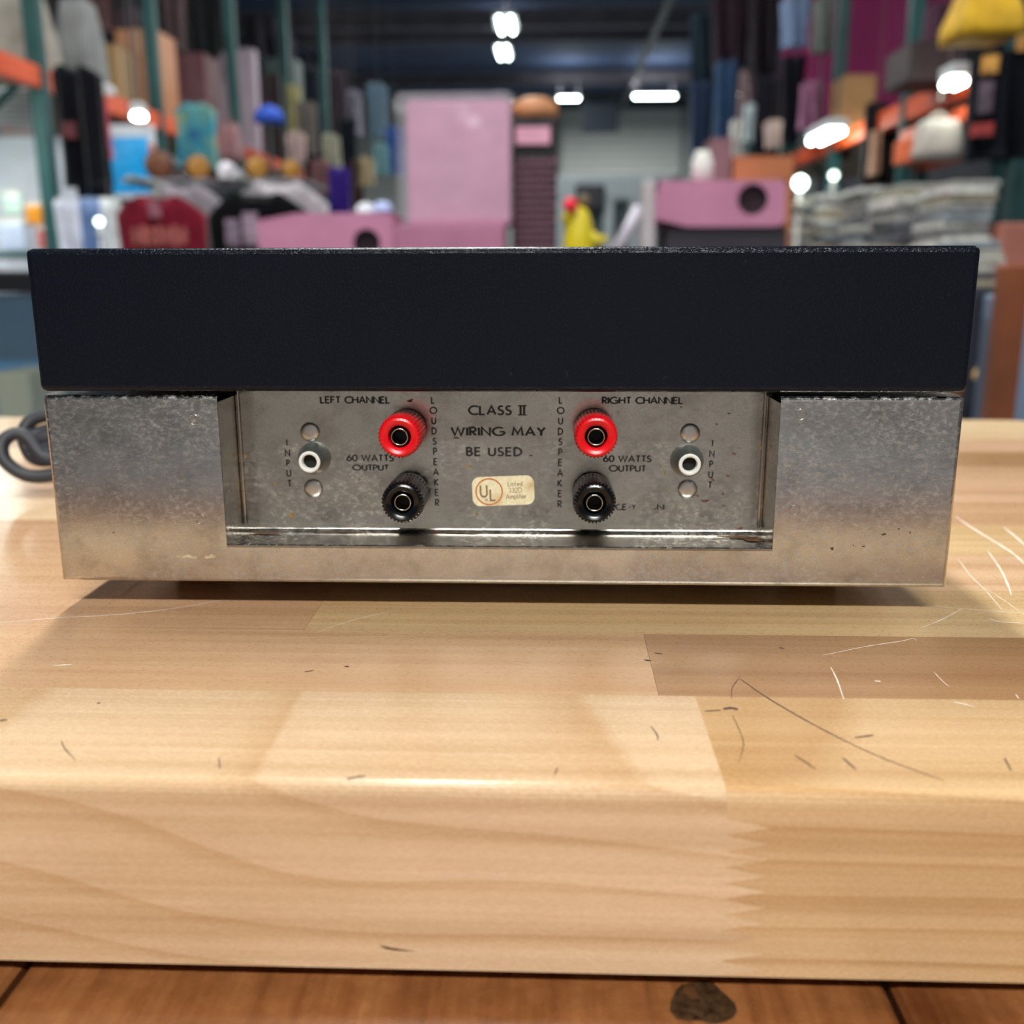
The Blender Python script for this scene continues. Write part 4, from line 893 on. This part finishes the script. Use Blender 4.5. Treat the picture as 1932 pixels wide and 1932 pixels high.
# clothes further along the left rack
DARKG = 'clothes hung along the left rack'
for (u0, v0, u1, v1, Y, col, lab_) in [(540, 158, 570, 250, 9.0, '8f8a62', 'pale yellow garment strip far along the left rack'), (574, 120, 606, 330, 9.4, '121a26', 'near-black garment left of the fourth teal post'), (622, 130, 655, 300, 10.4, '3a3038', 'dark mauve garment right of the fourth teal post'),
        (652, 170, 682, 255, 10.6, '6d6a78', 'grey garment under the small round light'), (690, 155, 732, 262, 9.6, '5f7486', 'blue-grey garment left of the tall pink box'), (704, 268, 734, 330, 9.0, '5f8288', 'teal-grey garment low beside the tall pink box'), (728, 236, 764, 330, 9.2, '2e4a86', 'deep blue garment against the tall pink box'),
        (608, 252, 642, 325, 7.6, '8a8878', 'cream garment above the purple shirt'), (676, 296, 708, 350, 7.8, '8e8066', 'beige garment right of the purple shirt'), (540, 248, 580, 305, 7.2, 'a08a88', 'dusty pink garment above the drum shelf'), (584, 300, 625, 370, 7.0, '6a4a4c', 'reddish brown garment left of the purple shirt'),
        (330, 40, 380, 170, 9.8, '2c2a30', 'charcoal garment high beside the second teal post'), (462, 20, 530, 118, 12.5, '3c3a42', 'charcoal garment high above the lavender boards'), (660, 300, 690, 395, 8.6, '3a2c2a', 'dark brown garment behind the purple shirt'), (574, 250, 606, 340, 9.9, '2a3442', 'slate garment behind the cream one')]:
    garment('hanging_garment', lab_, u0, v0, u1, v1, Y, col, 'clothing', 0.1, 0.0, 0.06, (), DARKG, wire=CEIL, flare=0.8 + (u0 * 7 % 10) / 22)
garment('t_shirt', 'purple T-shirt left of the tall pink box', 622, 312, 664, 480, 5.4, '2c1a66', 'shirt', 0.08, 0.0, 0.05, wire=CEIL)
for (u0, v0, u1, v1, Y, col, lab_) in [(300, -20, 352, 100, 7.9, '4a3c3e', 'brown-grey garment high right of the second teal post'), (350, -20, 420, 110, 8.6, '1d2022', 'black garment high above the plum carton'), (396, -10, 450, 95, 9.2, '2a3230', 'dark green garment high above the lavender boards'),
        (500, 60, 560, 160, 11.5, '2e2c36', 'slate garment high left of the fourth post'), (566, 90, 612, 250, 12.0, '1c2230', 'midnight blue garment beside the fourth post'), (640, 220, 676, 330, 9.5, '141a22', 'black garment between grey and cream ones'), (560, 190, 600, 290, 8.4, '5a5450', 'taupe garment left of the cream one'),
        (156, -20, 210, 60, 7.4, '4a3436', 'brown garment high above the tan carton'), (256, -20, 296, 60, 8.4, '30262a', 'dark brown garment high above the peach carton')]:
    garment('hanging_garment', lab_, u0, v0, u1, v1, Y, col, 'clothing', 0.1, 0.0, 0.06, (), DARKG, wire=CEIL, flare=0.8 + (u0 * 7 % 10) / 22)
for (u, v, Y, col, lab_) in ((690, 396, 4.2, 'd0d4dc', 'white cap on the counter beside the tall pink box'), (722, 396, 4.12, 'a8b4dc', 'pale blue cap on the counter touching the tall pink box')):
    cap(lab_, u, v, Y, 0.04, col, at(600, 402, 4.0).z + 0.004, 0.3)

# ------------------------------------------------------------------ pink boxes on the middle counter
CT = 1.00
table_thing('display_counter', 'low grey display counter carrying the pink boxes', -1.25, 1.06, 3.75, 4.6, CT, '7a767c', 'counter')
PK = 'b87896'
carton('pink_box', 'wide pink box with a dark round hand hole, left of the tall pink box', 487, 402, 742, 500, 4.0, 0.34, PK, zb=CT, hole=(692, 458, 25), flap=False)
carton('pink_base_box', 'low pink box under the tall pink box', 744, 424, 952, 500, 4.02, 0.34, 'a86c88', zb=CT, flap=False)
zt_ = at(850, 424, 4.02).z
carton('tall_pink_box', 'tall pink box in clear plastic wrap at the centre', 768, 190, 962, 424, 4.06, 0.26, 'bc7e9e', zb=zt_ + 0.001, wrap=True, flap=False)
carton('dark_crate', 'dark purple crate under the pink box on the right', 1256, 428, 1484, 500, 4.02, 0.34, '2a2430', zb=CT, flap=False)
zc_ = at(1370, 428, 4.02).z
carton('pink_box', 'wide pink box with a dark round hand hole standing on the dark crate', 1238, 340, 1482, 428, 4.0, 0.34, PK, zb=zc_ + 0.001, hole=(1420, 376, 27), flap=False)
carton('carton', 'orange-brown carton behind the pink box on the right', 1380, 296, 1494, 500, 4.36, 0.22, 'b06a42', zb=CT)
carton('white_carton', 'narrow white carton at the left end of the right-hand pink box', 1212, 340, 1238, 470, 4.05, 0.2, 'b0aaae', zb=CT, flap=False)
prop(tube('cardboard_tube', [tuple(Vector((at(1145, 445, 4.1).x, 4.1, CT + 0.025))), tuple(at(1208, 392, 4.12))], 0.024, plain('b4aebc', 0.5), n=14), label='white cardboard tube leaning beside the yellow toy figure', cat='tube')
lathe('white_jar', [(0.028, 0), (0.04, 0.01), (0.042, 0.07), (0.03, 0.095), (0.028, 0.11)], 20, WHITEPL, None, tuple(Vector((at(1322, 345, 4.15).x, 4.12, at(1322, 339, 4.0).z + 0.003)))); prop(bpy.data.objects['white_jar'], label='white jar on top of the right-hand pink box', cat='jar')
carton('carton', 'dusty rose carton behind the white jar', 1338, 262, 1377, 500, 4.37, 0.2, '7c5860', zb=CT)
# black woven column
x, wd, z0, z1 = ext(962, 215, 1054, 500, 4.15); z0 = CT; h = z1 - z0
wv = empty('woven_column', (x, 4.3, z0), label='tall black quilted column with a pink tag, beside the tall pink box', cat='column')
bm = bmesh.new(); add_box(bm, -wd / 2 + 0.006, wd / 2 - 0.006, -0.09, 0.09, 0, h, 0.02, 3); bm_obj('core', bm, plain('17131a', 0.7), wv)
WV = plain('6a4654', 0.5, 0, 0.25, 40)
me = None; nr = 16
for r in range(nr):
    for c in range(4):
        zz = 0.01 + r * (h - 0.16) / nr; xx = (c - 1.5 + (0.22 if r % 2 else -0.22)) * wd / 4.5
        if me is None:
            bm = bmesh.new(); add_box(bm, -wd / 10.5, wd / 10.5, -0.010, 0.006, 0, (h - 0.16) / nr * 0.72, 0.004, 1); q = bm_obj('quilt_pad', bm, WV, wv, (xx, -0.091, zz)); me = q.data
        else: link('quilt_pad', me, None, wv, (xx, -0.091, zz))
X, W_, Zb, Zt = ext(972, 236, 1038, 270, 4.15); box('pink_tag', X - x - W_ / 2, X - x + W_ / 2, -0.106, -0.1, Zb - z0, Zt - z0, plain('d79ab2', 0.5), wv, 0.002, 1)
lathe('tan_cap', [(0.0, 0), (wd * 0.49, 0.0), (wd * 0.5, 0.03), (wd * 0.44, 0.06), (wd * 0.25, 0.078), (0.003, 0.082)], 24, plain('b0764e', 0.6), wv, (0, 0, h), cap0=False)
# yellow toy figure
p = at(1092, 470, 4.0); fz = CT; ty = empty('toy_figure', (at(1092, 440, 4.0).x, 4.0, CT), label='small yellow toy figure holding out an arm, beside the black column', cat='toy')
YEL = plain('c8b414', 0.45, 0, 0.12, 30); hh_ = at(1092, 390, 4.0).z - CT
lathe('body', [(0.05, 0), (0.062, 0.02), (0.058, hh_ * 0.45), (0.05, hh_ * 0.75), (0.035, hh_ * 0.93), (0.02, hh_)], 20, YEL, ty)
lathe('head', [(0.005, 0), (0.02, 0.008), (0.025, 0.025), (0.02, 0.04), (0.005, 0.048)], 16, plain('6a5a3c', 0.6), ty, (0.018, 0, hh_ - 0.005))
tube('arm', [(0.035, 0, hh_ * 0.62), (0.075, -0.01, hh_ * 0.5), (0.105, -0.015, hh_ * 0.55)], [0.022, 0.018, 0.013], YEL, ty, 10)
tube('arm', [(-0.035, 0, hh_ * 0.7), (-0.05, -0.03, hh_ * 0.85), (-0.04, -0.035, hh_ * 0.95)], [0.02, 0.016, 0.012], YEL, ty, 10)
q = at(1076, 388, 4.0)
lathe('red_ball', [(0.002, -0.028), (0.018, -0.022), (0.028, 0), (0.018, 0.022), (0.002, 0.028)], 18, plain('e8203c', 0.3), ty, (q.x - ty.location.x, -0.04, q.z - CT))

# far end of the hall
def far_box(label, u0, v0, u1, v1, Y, d, col, cat, name):
    x, wd, z0, z1 = ext(u0, v0, u1, v1, Y); tt = empty(name, (x, Y + d / 2, 0), label=label, cat=cat)
    return tt, x, wd, z0, z1
tt, x, wd, z0, z1 = far_box('pale roll-up door in the far wall', 1060, 205, 1285, 332, 25.2, 0.1, '', 'door', 'roll_up_door')
nsl = 9
for i in range(nsl):
    a = z0 + (z1 - z0) * i / nsl; b = z0 + (z1 - z0) * (i + 1) / nsl - 0.01
    box('slat', -wd / 2, wd / 2, -0.03, 0.03, a, b, plain('c2cac6', 0.5, 0, 0.06), tt, 0.01, 1)
box('door_frame', -wd / 2 - 0.1, wd / 2 + 0.1, -0.05, 0.05, z1, z1 + 0.25, plain('3a424c', 0.6), tt)
box('lower_panel', -wd / 2, wd / 2, -0.03, 0.03, 0, z0 - 0.02, plain('6a7674', 0.6), tt)
x, wd, z0, z1 = ext(1056, 330, 1255, 470, 14.0); bt = empty('white_booth', (x, 14.3, 0), label='white framed booth with a dark screen in front of the far wall', cat='booth')
BW = plain('b4c0c6', 0.5, 0, 0.08)
for sx in (-1, -0.05, 0.45, 1): box('post', sx * wd / 2 - 0.07, sx * wd / 2 + 0.07, -0.07, 0.07, 0, z1, BW, bt, 0.01, 1)
box('header', -wd / 2 - 0.08, wd / 2 + 0.08, -0.09, 0.09, z1 - 0.28, z1, BW, bt, 0.01, 1)
box('back_panel', -wd / 2, wd / 2, 0.1, 0.14, 0.2, z1 - 0.3, plain('49585a', 0.6), bt)
X, W_, Zb, Zt = ext(1086, 346, 1142, 392, 13.9); box('screen', X - x - W_ / 2, X - x + W_ / 2, -0.16, -0.1, Zb, Zt, plain('0a1220', 0.25), bt, 0.01, 1)
hs = empty('hanging_sign', (at(1132, 220, 18).x, 18, at(1132, 250, 18).z), label='dark square sign hanging in front of the roll-up door', cat='sign')
box('sign_board', -0.3, 0.3, -0.03, 0.03, 0, 0.45, plain('2a3644', 0.6), hs, 0.01, 1)
for sx in (-0.25, 0.25): tube('hanging_wire', [(sx, 0, 0.45), (sx, 0, CEIL - hs.location.z)], 0.004, STEEL, hs, 6)

# ------------------------------------------------------------------ right side
prop(box('magenta_banner', -0.62, 0.62, -0.02, 0.02, 0, 2.1, plain('7c0a50', 0.7, 0, 0.12, 3), None, 0.005, 1, loc=(at(1638, 120, 8.0).x, 8.0, at(1620, 222, 8.0).z)), label='large magenta banner hung behind the right rack', cat='banner')
RG = 'clothes hung along the right rack'
for (u0, v0, u1, v1, Y, col, lab_) in [(1346, 110, 1394, 300, 8.2, '2c4260', 'navy denim garment far along the right rack'), (1392, 130, 1424, 240, 8.6, '8a7478', 'mauve garment right of the navy denim one'), (1422, 140, 1470, 310, 8.0, '1c1a24', 'black garment in the middle of the right rack'), (1470, -10, 1532, 90, 6.6, '6a7a98', 'pale blue garment high at the right rack'), (1470, 100, 1518, 270, 7.4, '14141c', 'near-black garment left of the grey post'),
        (1508, 150, 1552, 245, 6.9, '8a5c78', 'dusty pink garment beside the magenta banner'), (1532, -5, 1572, 100, 6.3, '5c625e', 'grey-green garment high left of the magenta banner'), (1628, 190, 1668, 345, 6.2, '16141a', 'black garment below the tan box on the right rack'), (1300, 150, 1346, 330, 9.4, '2a3852', 'dark blue garment right of the far roll-up door'), (1376, 225, 1402, 300, 7.6, 'b8b4b0', 'white garment strip above the rose carton'),
        (1402, 195, 1424, 268, 7.2, 'a4b0b4', 'pale grey garment under the small round light on the right'), (1440, 225, 1476, 280, 7.0, 'b09a94', 'beige garment above the orange-brown carton'), (1745, 5, 1795, 95, 5.2, '4a3040', 'plum garment high right of the second teal post'), (1340, -20, 1420, 130, 8.8, '2a1c26', 'dark plum garment high above the navy denim one'), (1410, -20, 1476, 150, 8.2, '1a141c', 'black-brown garment high at the middle of the right rack'), (1300, 20, 1352, 160, 11.0, '22303c', 'dark teal garment high right of the ceiling pipe'), (1664, 210, 1694, 350, 6.4, '1a1612', 'dark olive garment left of the right teal post'), (1560, 215, 1610, 300, 7.2, '3a1c1a', 'dark rust garment under the magenta banner'), (1640, 245, 1662, 330, 6.0, 'b08870', 'skin-toned garment strip below the tan box')]:
    garment('hanging_garment', lab_, u0, v0, u1, v1, Y, col, 'clothing', 0.1, 0.0, 0.06, (), RG, wire=CEIL, flare=0.8 + (u0 * 7 % 10) / 22)
garment('jacket', 'black jacket with gold emblems at the right edge of the frame', 1826, 84, 1948, 300, 4.1, '0b0e16', 'jacket', 0.14, 0.0, 0.06, [(1850, 130, 26, 34, 'b0803a'), (1906, 92, 24, 30, 'a8783a'), (1842, 190, 22, 60, '4a3c48'), (1836, 250, 34, 24, '8a2a2c')], wire=CEIL)
carton('carton', 'tan carton with a brown side on the right rack deck', 1592, 142, 1652, 225, 6.5, 0.3, 'a87e50', zb=DR)
carton('carton', 'dark brown carton on the right rack above the red-orange beam', 1716, 80, 1806, 175, 5.0, 0.35, '2c1c20', zb=DR)
# yellow plush cap and friends on top
bag('yellow_bag', 'bright yellow bag on top of the right rack deck at the frame corner', 1822, -30, 1940, 62, 4.05, 'c89c10', at(1880, 62, 4.05).z, 0.25, wire=CEIL)
cap('pale blue cap beside the yellow bag', 1826, 62, 4.5, 0.06, '7a96d8', None, 0.2, wire=CEIL)
# striped white bag and rail lamps
bag('paper_bag', 'white striped paper bag hanging below the orange rail', 1742, 222, 1822, 296, 4.75, 'b8b0a8', None, 0.18, wire=zR)
carton('orange_carton', 'small orange carton left of the white striped bag', 1706, 262, 1746, 306, 4.9, 0.15, 'e06a3c', flap=False)
p = at(1522, 258, 6.6); strip_light(RX - 0.2, 6.6, p.z, 0.55, 'y', 4, 'bright slanting strip light fixed under the right rack, beside the magenta banner', w=0.12, group='strip lights under the rack shelves', top=CEIL)
p = at(1800, 157, 4.75); strip_light(p.x, 4.75, p.z, 0.16, 'y', 0, 'short bright strip light under the red-orange beam', w=0.08, group='strip lights under the rack shelves')
p = at(262, 220, 5.9); strip_light(p.x, 5.9, p.z, 0.1, 'y', 0, 'added short strip light standing in for a glint above the blue poster', w=0.06, group='strip lights under the rack shelves')  # glowing tube added in place of a bright glint
def glow_globe(u, v, Y, r, label, col='eafff2', st=9, zb=None):  # added glowing globes standing in for a glass reflection, a glow and a glint
    p = at(u, v, Y); tt = empty('glow_stand_in', (p.x, p.y, p.z - r * 3.2), label=label, cat='lamp')
    lathe('globe_base', [(r * 1.1, 0), (r * 1.1, r * 0.3), (r * 0.3, r * 0.5), (r * 0.3, r * 2.2)], 18, WHITEPL, tt)
    lathe('globe', [(r * 0.3, -r * 0.96), (r * 0.75, -r * 0.66), (r, 0), (r * 0.75, r * 0.66), (r * 0.05, r)], 18, emit(col, st), tt, (0, 0, r * 3.2))
    if zb is not None: lathe('globe_stem', [(r * 1.3, zb - tt.location.z), (r * 1.3, zb - tt.location.z + 0.01), (r * 0.3, zb - tt.location.z + 0.015), (r * 0.3, 0.002)], 14, WHITEPL, tt)
glow_globe(1510, 345, 4.66, 0.03, 'small added globe lamp standing in for a glass reflection right of the orange-brown carton', zb=0.961); glow_globe(1573, 331, 4.7, 0.018, 'smaller globe lamp standing in for a bright glow among the sleeve stacks', st=5, zb=0.961); glow_globe(187, 418, 4.4, 0.016, 'small added globe lamp standing in for a glint between the white shirts on the left', st=6, zb=0.0)

# stacks of sleeves on the right
table_thing('stock_table', 'long grey table loaded with stacks of printed sleeves', 1.075, 1.76, 3.3, 5.15, 0.96, '58585e', leg=0.05)
SLC = ['9a9a96', 'b4b2aa', '7c8084', 'c6c4be', '6a6c72', 'a8a08c', '88929a', 'd0d0cc', '5a5a62']
sm = {}
def sleeve_stack(label, u0, u1, vtop, Y, zb, group, seed, d=0.3, th=0.02):
    rr = random.Random(seed); x, wd, z0, z1 = ext(u0, vtop, u1, vtop + 10, Y); cnt = max(2, int((z1 - zb) / (th + 0.001)))
    for i in range(cnt):
        ci = rr.randrange(len(SLC)); key = (round(wd, 3), ci)
        if key not in sm:
            bm = bmesh.new(); add_box(bm, -wd / 2, wd / 2, -d / 2, d / 2, 0, th, 0.003, 1); me = bpy.data.meshes.new('sleeve'); bm.to_mesh(me); bm.free(); me.materials.append(plain(SLC[ci], 0.12, 0, 0.35, 30)); sm[key] = me
        o_ = link('record_sleeve', sm[key], None, None, (x + rr.uniform(-0.012, 0.012), Y + d / 2 + rr.uniform(-0.012, 0.012), zb + i * (th + 0.0008)), rr.uniform(-0.05, 0.05))
        prop(o_, '%s sleeve, %s %s' % (SLN[ci], ORD[cnt - 1 - i], label), 'sleeve', group)
SLN = ['grey', 'light grey', 'blue-grey', 'off-white', 'dark grey', 'tan-grey', 'cool grey', 'white', 'charcoal']
ORD = ['topmost'] + [w_ + ' from the top' for w_ in 'second third fourth fifth sixth seventh eighth ninth tenth eleventh twelfth thirteenth fourteenth fifteenth sixteenth seventeenth eighteenth nineteenth twentieth'.split()]
sleeve_stack('in the stack right of the orange-brown carton', 1508, 1540, 372, 4.75, 0.961, 'sleeves right of the orange carton', 1)
sleeve_stack('in the first wide stack on the table', 1552, 1614, 362, 4.62, 0.961, 'sleeves of the first wide stack', 2)
sleeve_stack('in the second wide stack on the table', 1630, 1684, 345, 4.25, 0.961, 'sleeves of the second wide stack', 3)
sleeve_stack('in the third wide stack on the table', 1696, 1786, 340, 3.8, 0.961, 'sleeves of the third stack', 4)
sleeve_stack('in the stack below the black jacket', 1794, 1884, 330, 3.4, 0.961, 'sleeves of the fourth stack', 5)
# cloth-covered table and wooden stand at the right edge
nz = at(1858, 545, 2.55).z; x0_ = at(1836, 600, 2.55).x
ct = empty('cloth_table', (x0_ + 0.3, 2.85, 0), label='table under a navy cloth behind the brown wooden post', cat='table')
vs = []; fs = []; N = 40
for ring, (zz, q) in enumerate(((nz, 1.0), (nz - 0.02, 1.02), (nz * 0.5, 1.03), (0.05, 1.06))):
    for k in range(N):
        a = k / N * 4; sd = int(a); f_ = a - sd; c = [(-1 + 2 * f_, -1), (1, -1 + 2 * f_), (1 - 2 * f_, 1), (-1, 1 - 2 * f_)][sd]
        wob = 1 + (0.02 * sin(k * 2.1) if ring > 1 else 0); vs.append((c[0] * 0.3 * q * wob, c[1] * 0.3 * q * wob, zz))
fs = [tuple(range(N))] + [(r * N + k, r * N + (k + 1) % N, (r + 1) * N + (k + 1) % N, (r + 1) * N + k) for r in range(3) for k in range(N)]
data_obj('table_cloth', vs, fs, plain('161c2c', 0.85, 0, 0.15, 8), ct, smooth=False)
box('table_frame', -0.26, 0.26, -0.26, 0.26, 0, nz - 0.02, plain('3a3a40', 0.6), ct)
sleeve_stack('in the pile on the navy cloth', 1842, 1896, 452, 2.6, nz + 0.001, 'sleeves on the navy cloth table', 7, 0.25, 0.018)
ws = empty('wooden_stand', (at(1898, 640, 1.55).x + 0.2, 1.65, 0), label='brown wooden display stand at the right edge', cat='stand'); WB = plain('7a4020', 0.5, 0, 0.3, 7); hz = at(1905, 500, 1.55).z
for sx in (-0.2, 0.2):
    for sy in (-0.1, 0.1): box('post', sx - 0.018, sx + 0.018, sy - 0.018, sy + 0.018, 0, hz, WB, ws, 0.002, 1)
for zz in (0.3, 0.62): box('shelf', -0.18, 0.18, -0.1, 0.1, zz, zz + 0.02, WB, ws, 0.002, 1)
carton('carton', 'salmon-coloured carton on the long grey table at the right edge', 1890, 420, 1990, 490, 3.35, 0.2, 'a8685a', zb=0.961, flap=False)
carton('blue_crate', 'blue-grey crate on the stand shelf beside the brown post', 1924, 560, 2060, 800, 1.6, 0.16, '6a7c94', zb=0.641, flap=False)
cap('gold cap peeking out left of the brown wooden post', 1862, 712, 2.35, 0.03, 'b8925a', at(1862, 716, 2.35).z, 0.3, pole=True)

# ------------------------------------------------------------------ glass display case at the left edge
gt = at(30, 512, 1.5).z; gxr = at(76, 600, 1.55).x + 0.09
dc = empty('display_case', (gxr - 0.5, 1.75, 0), label='glass display case with dark trim at the left edge', cat='display case')
TRIM = plain('14161a', 0.4); k = NT('case_glass'); tr = k.n('ShaderNodeBsdfTransparent'); mx = k.n('ShaderNodeMixShader'); mx.inputs[0].default_value = 0.88; tr.inputs[0].default_value = (0.90, 0.94, 0.97, 1)
k.set(Base_Color=(0.3, 0.4, 0.45, 1), Roughness=0.05); k.l(k.b.outputs[0], mx.inputs[1]); k.l(tr.outputs[0], mx.inputs[2]); k.l(mx.outputs[0], k.out.inputs[0])
box('base_cabinet', -0.5, 0.5, -0.25, 0.25, 0, 0.5, plain('23262c', 0.6), dc, 0.004)
for sx in (-1, 1):
    for sy in (-1, 1): box('corner_trim', sx * 0.49 - 0.01, sx * 0.49 + 0.01, sy * 0.24 - 0.01, sy * 0.24 + 0.01, 0.5, gt - 0.03, TRIM, dc)
box('top_trim', -0.5, 0.5, -0.25, 0.25, gt - 0.03, gt, TRIM, dc, 0.003, 1)
box('glass_pane', -0.48, 0.48, -0.245, -0.239, 0.5, gt - 0.03, k.m, dc); box('glass_pane', 0.484, 0.49, -0.23, 0.23, 0.5, gt - 0.03, k.m, dc)
box('glass_shelf', -0.47, 0.47, -0.22, 0.22, 0.74, 0.747, k.m, dc)
carton('blue_box', 'blue box inside the glass display case', -30, 556, 66, 650, 1.66, 0.14, '4a8cc0', zb=0.748, flap=False)
carton('beige_box', 'beige box on the lower level of the glass display case', -10, 702, 56, 780, 1.56, 0.14, 'cfc09a', zb=0.501, flap=False)
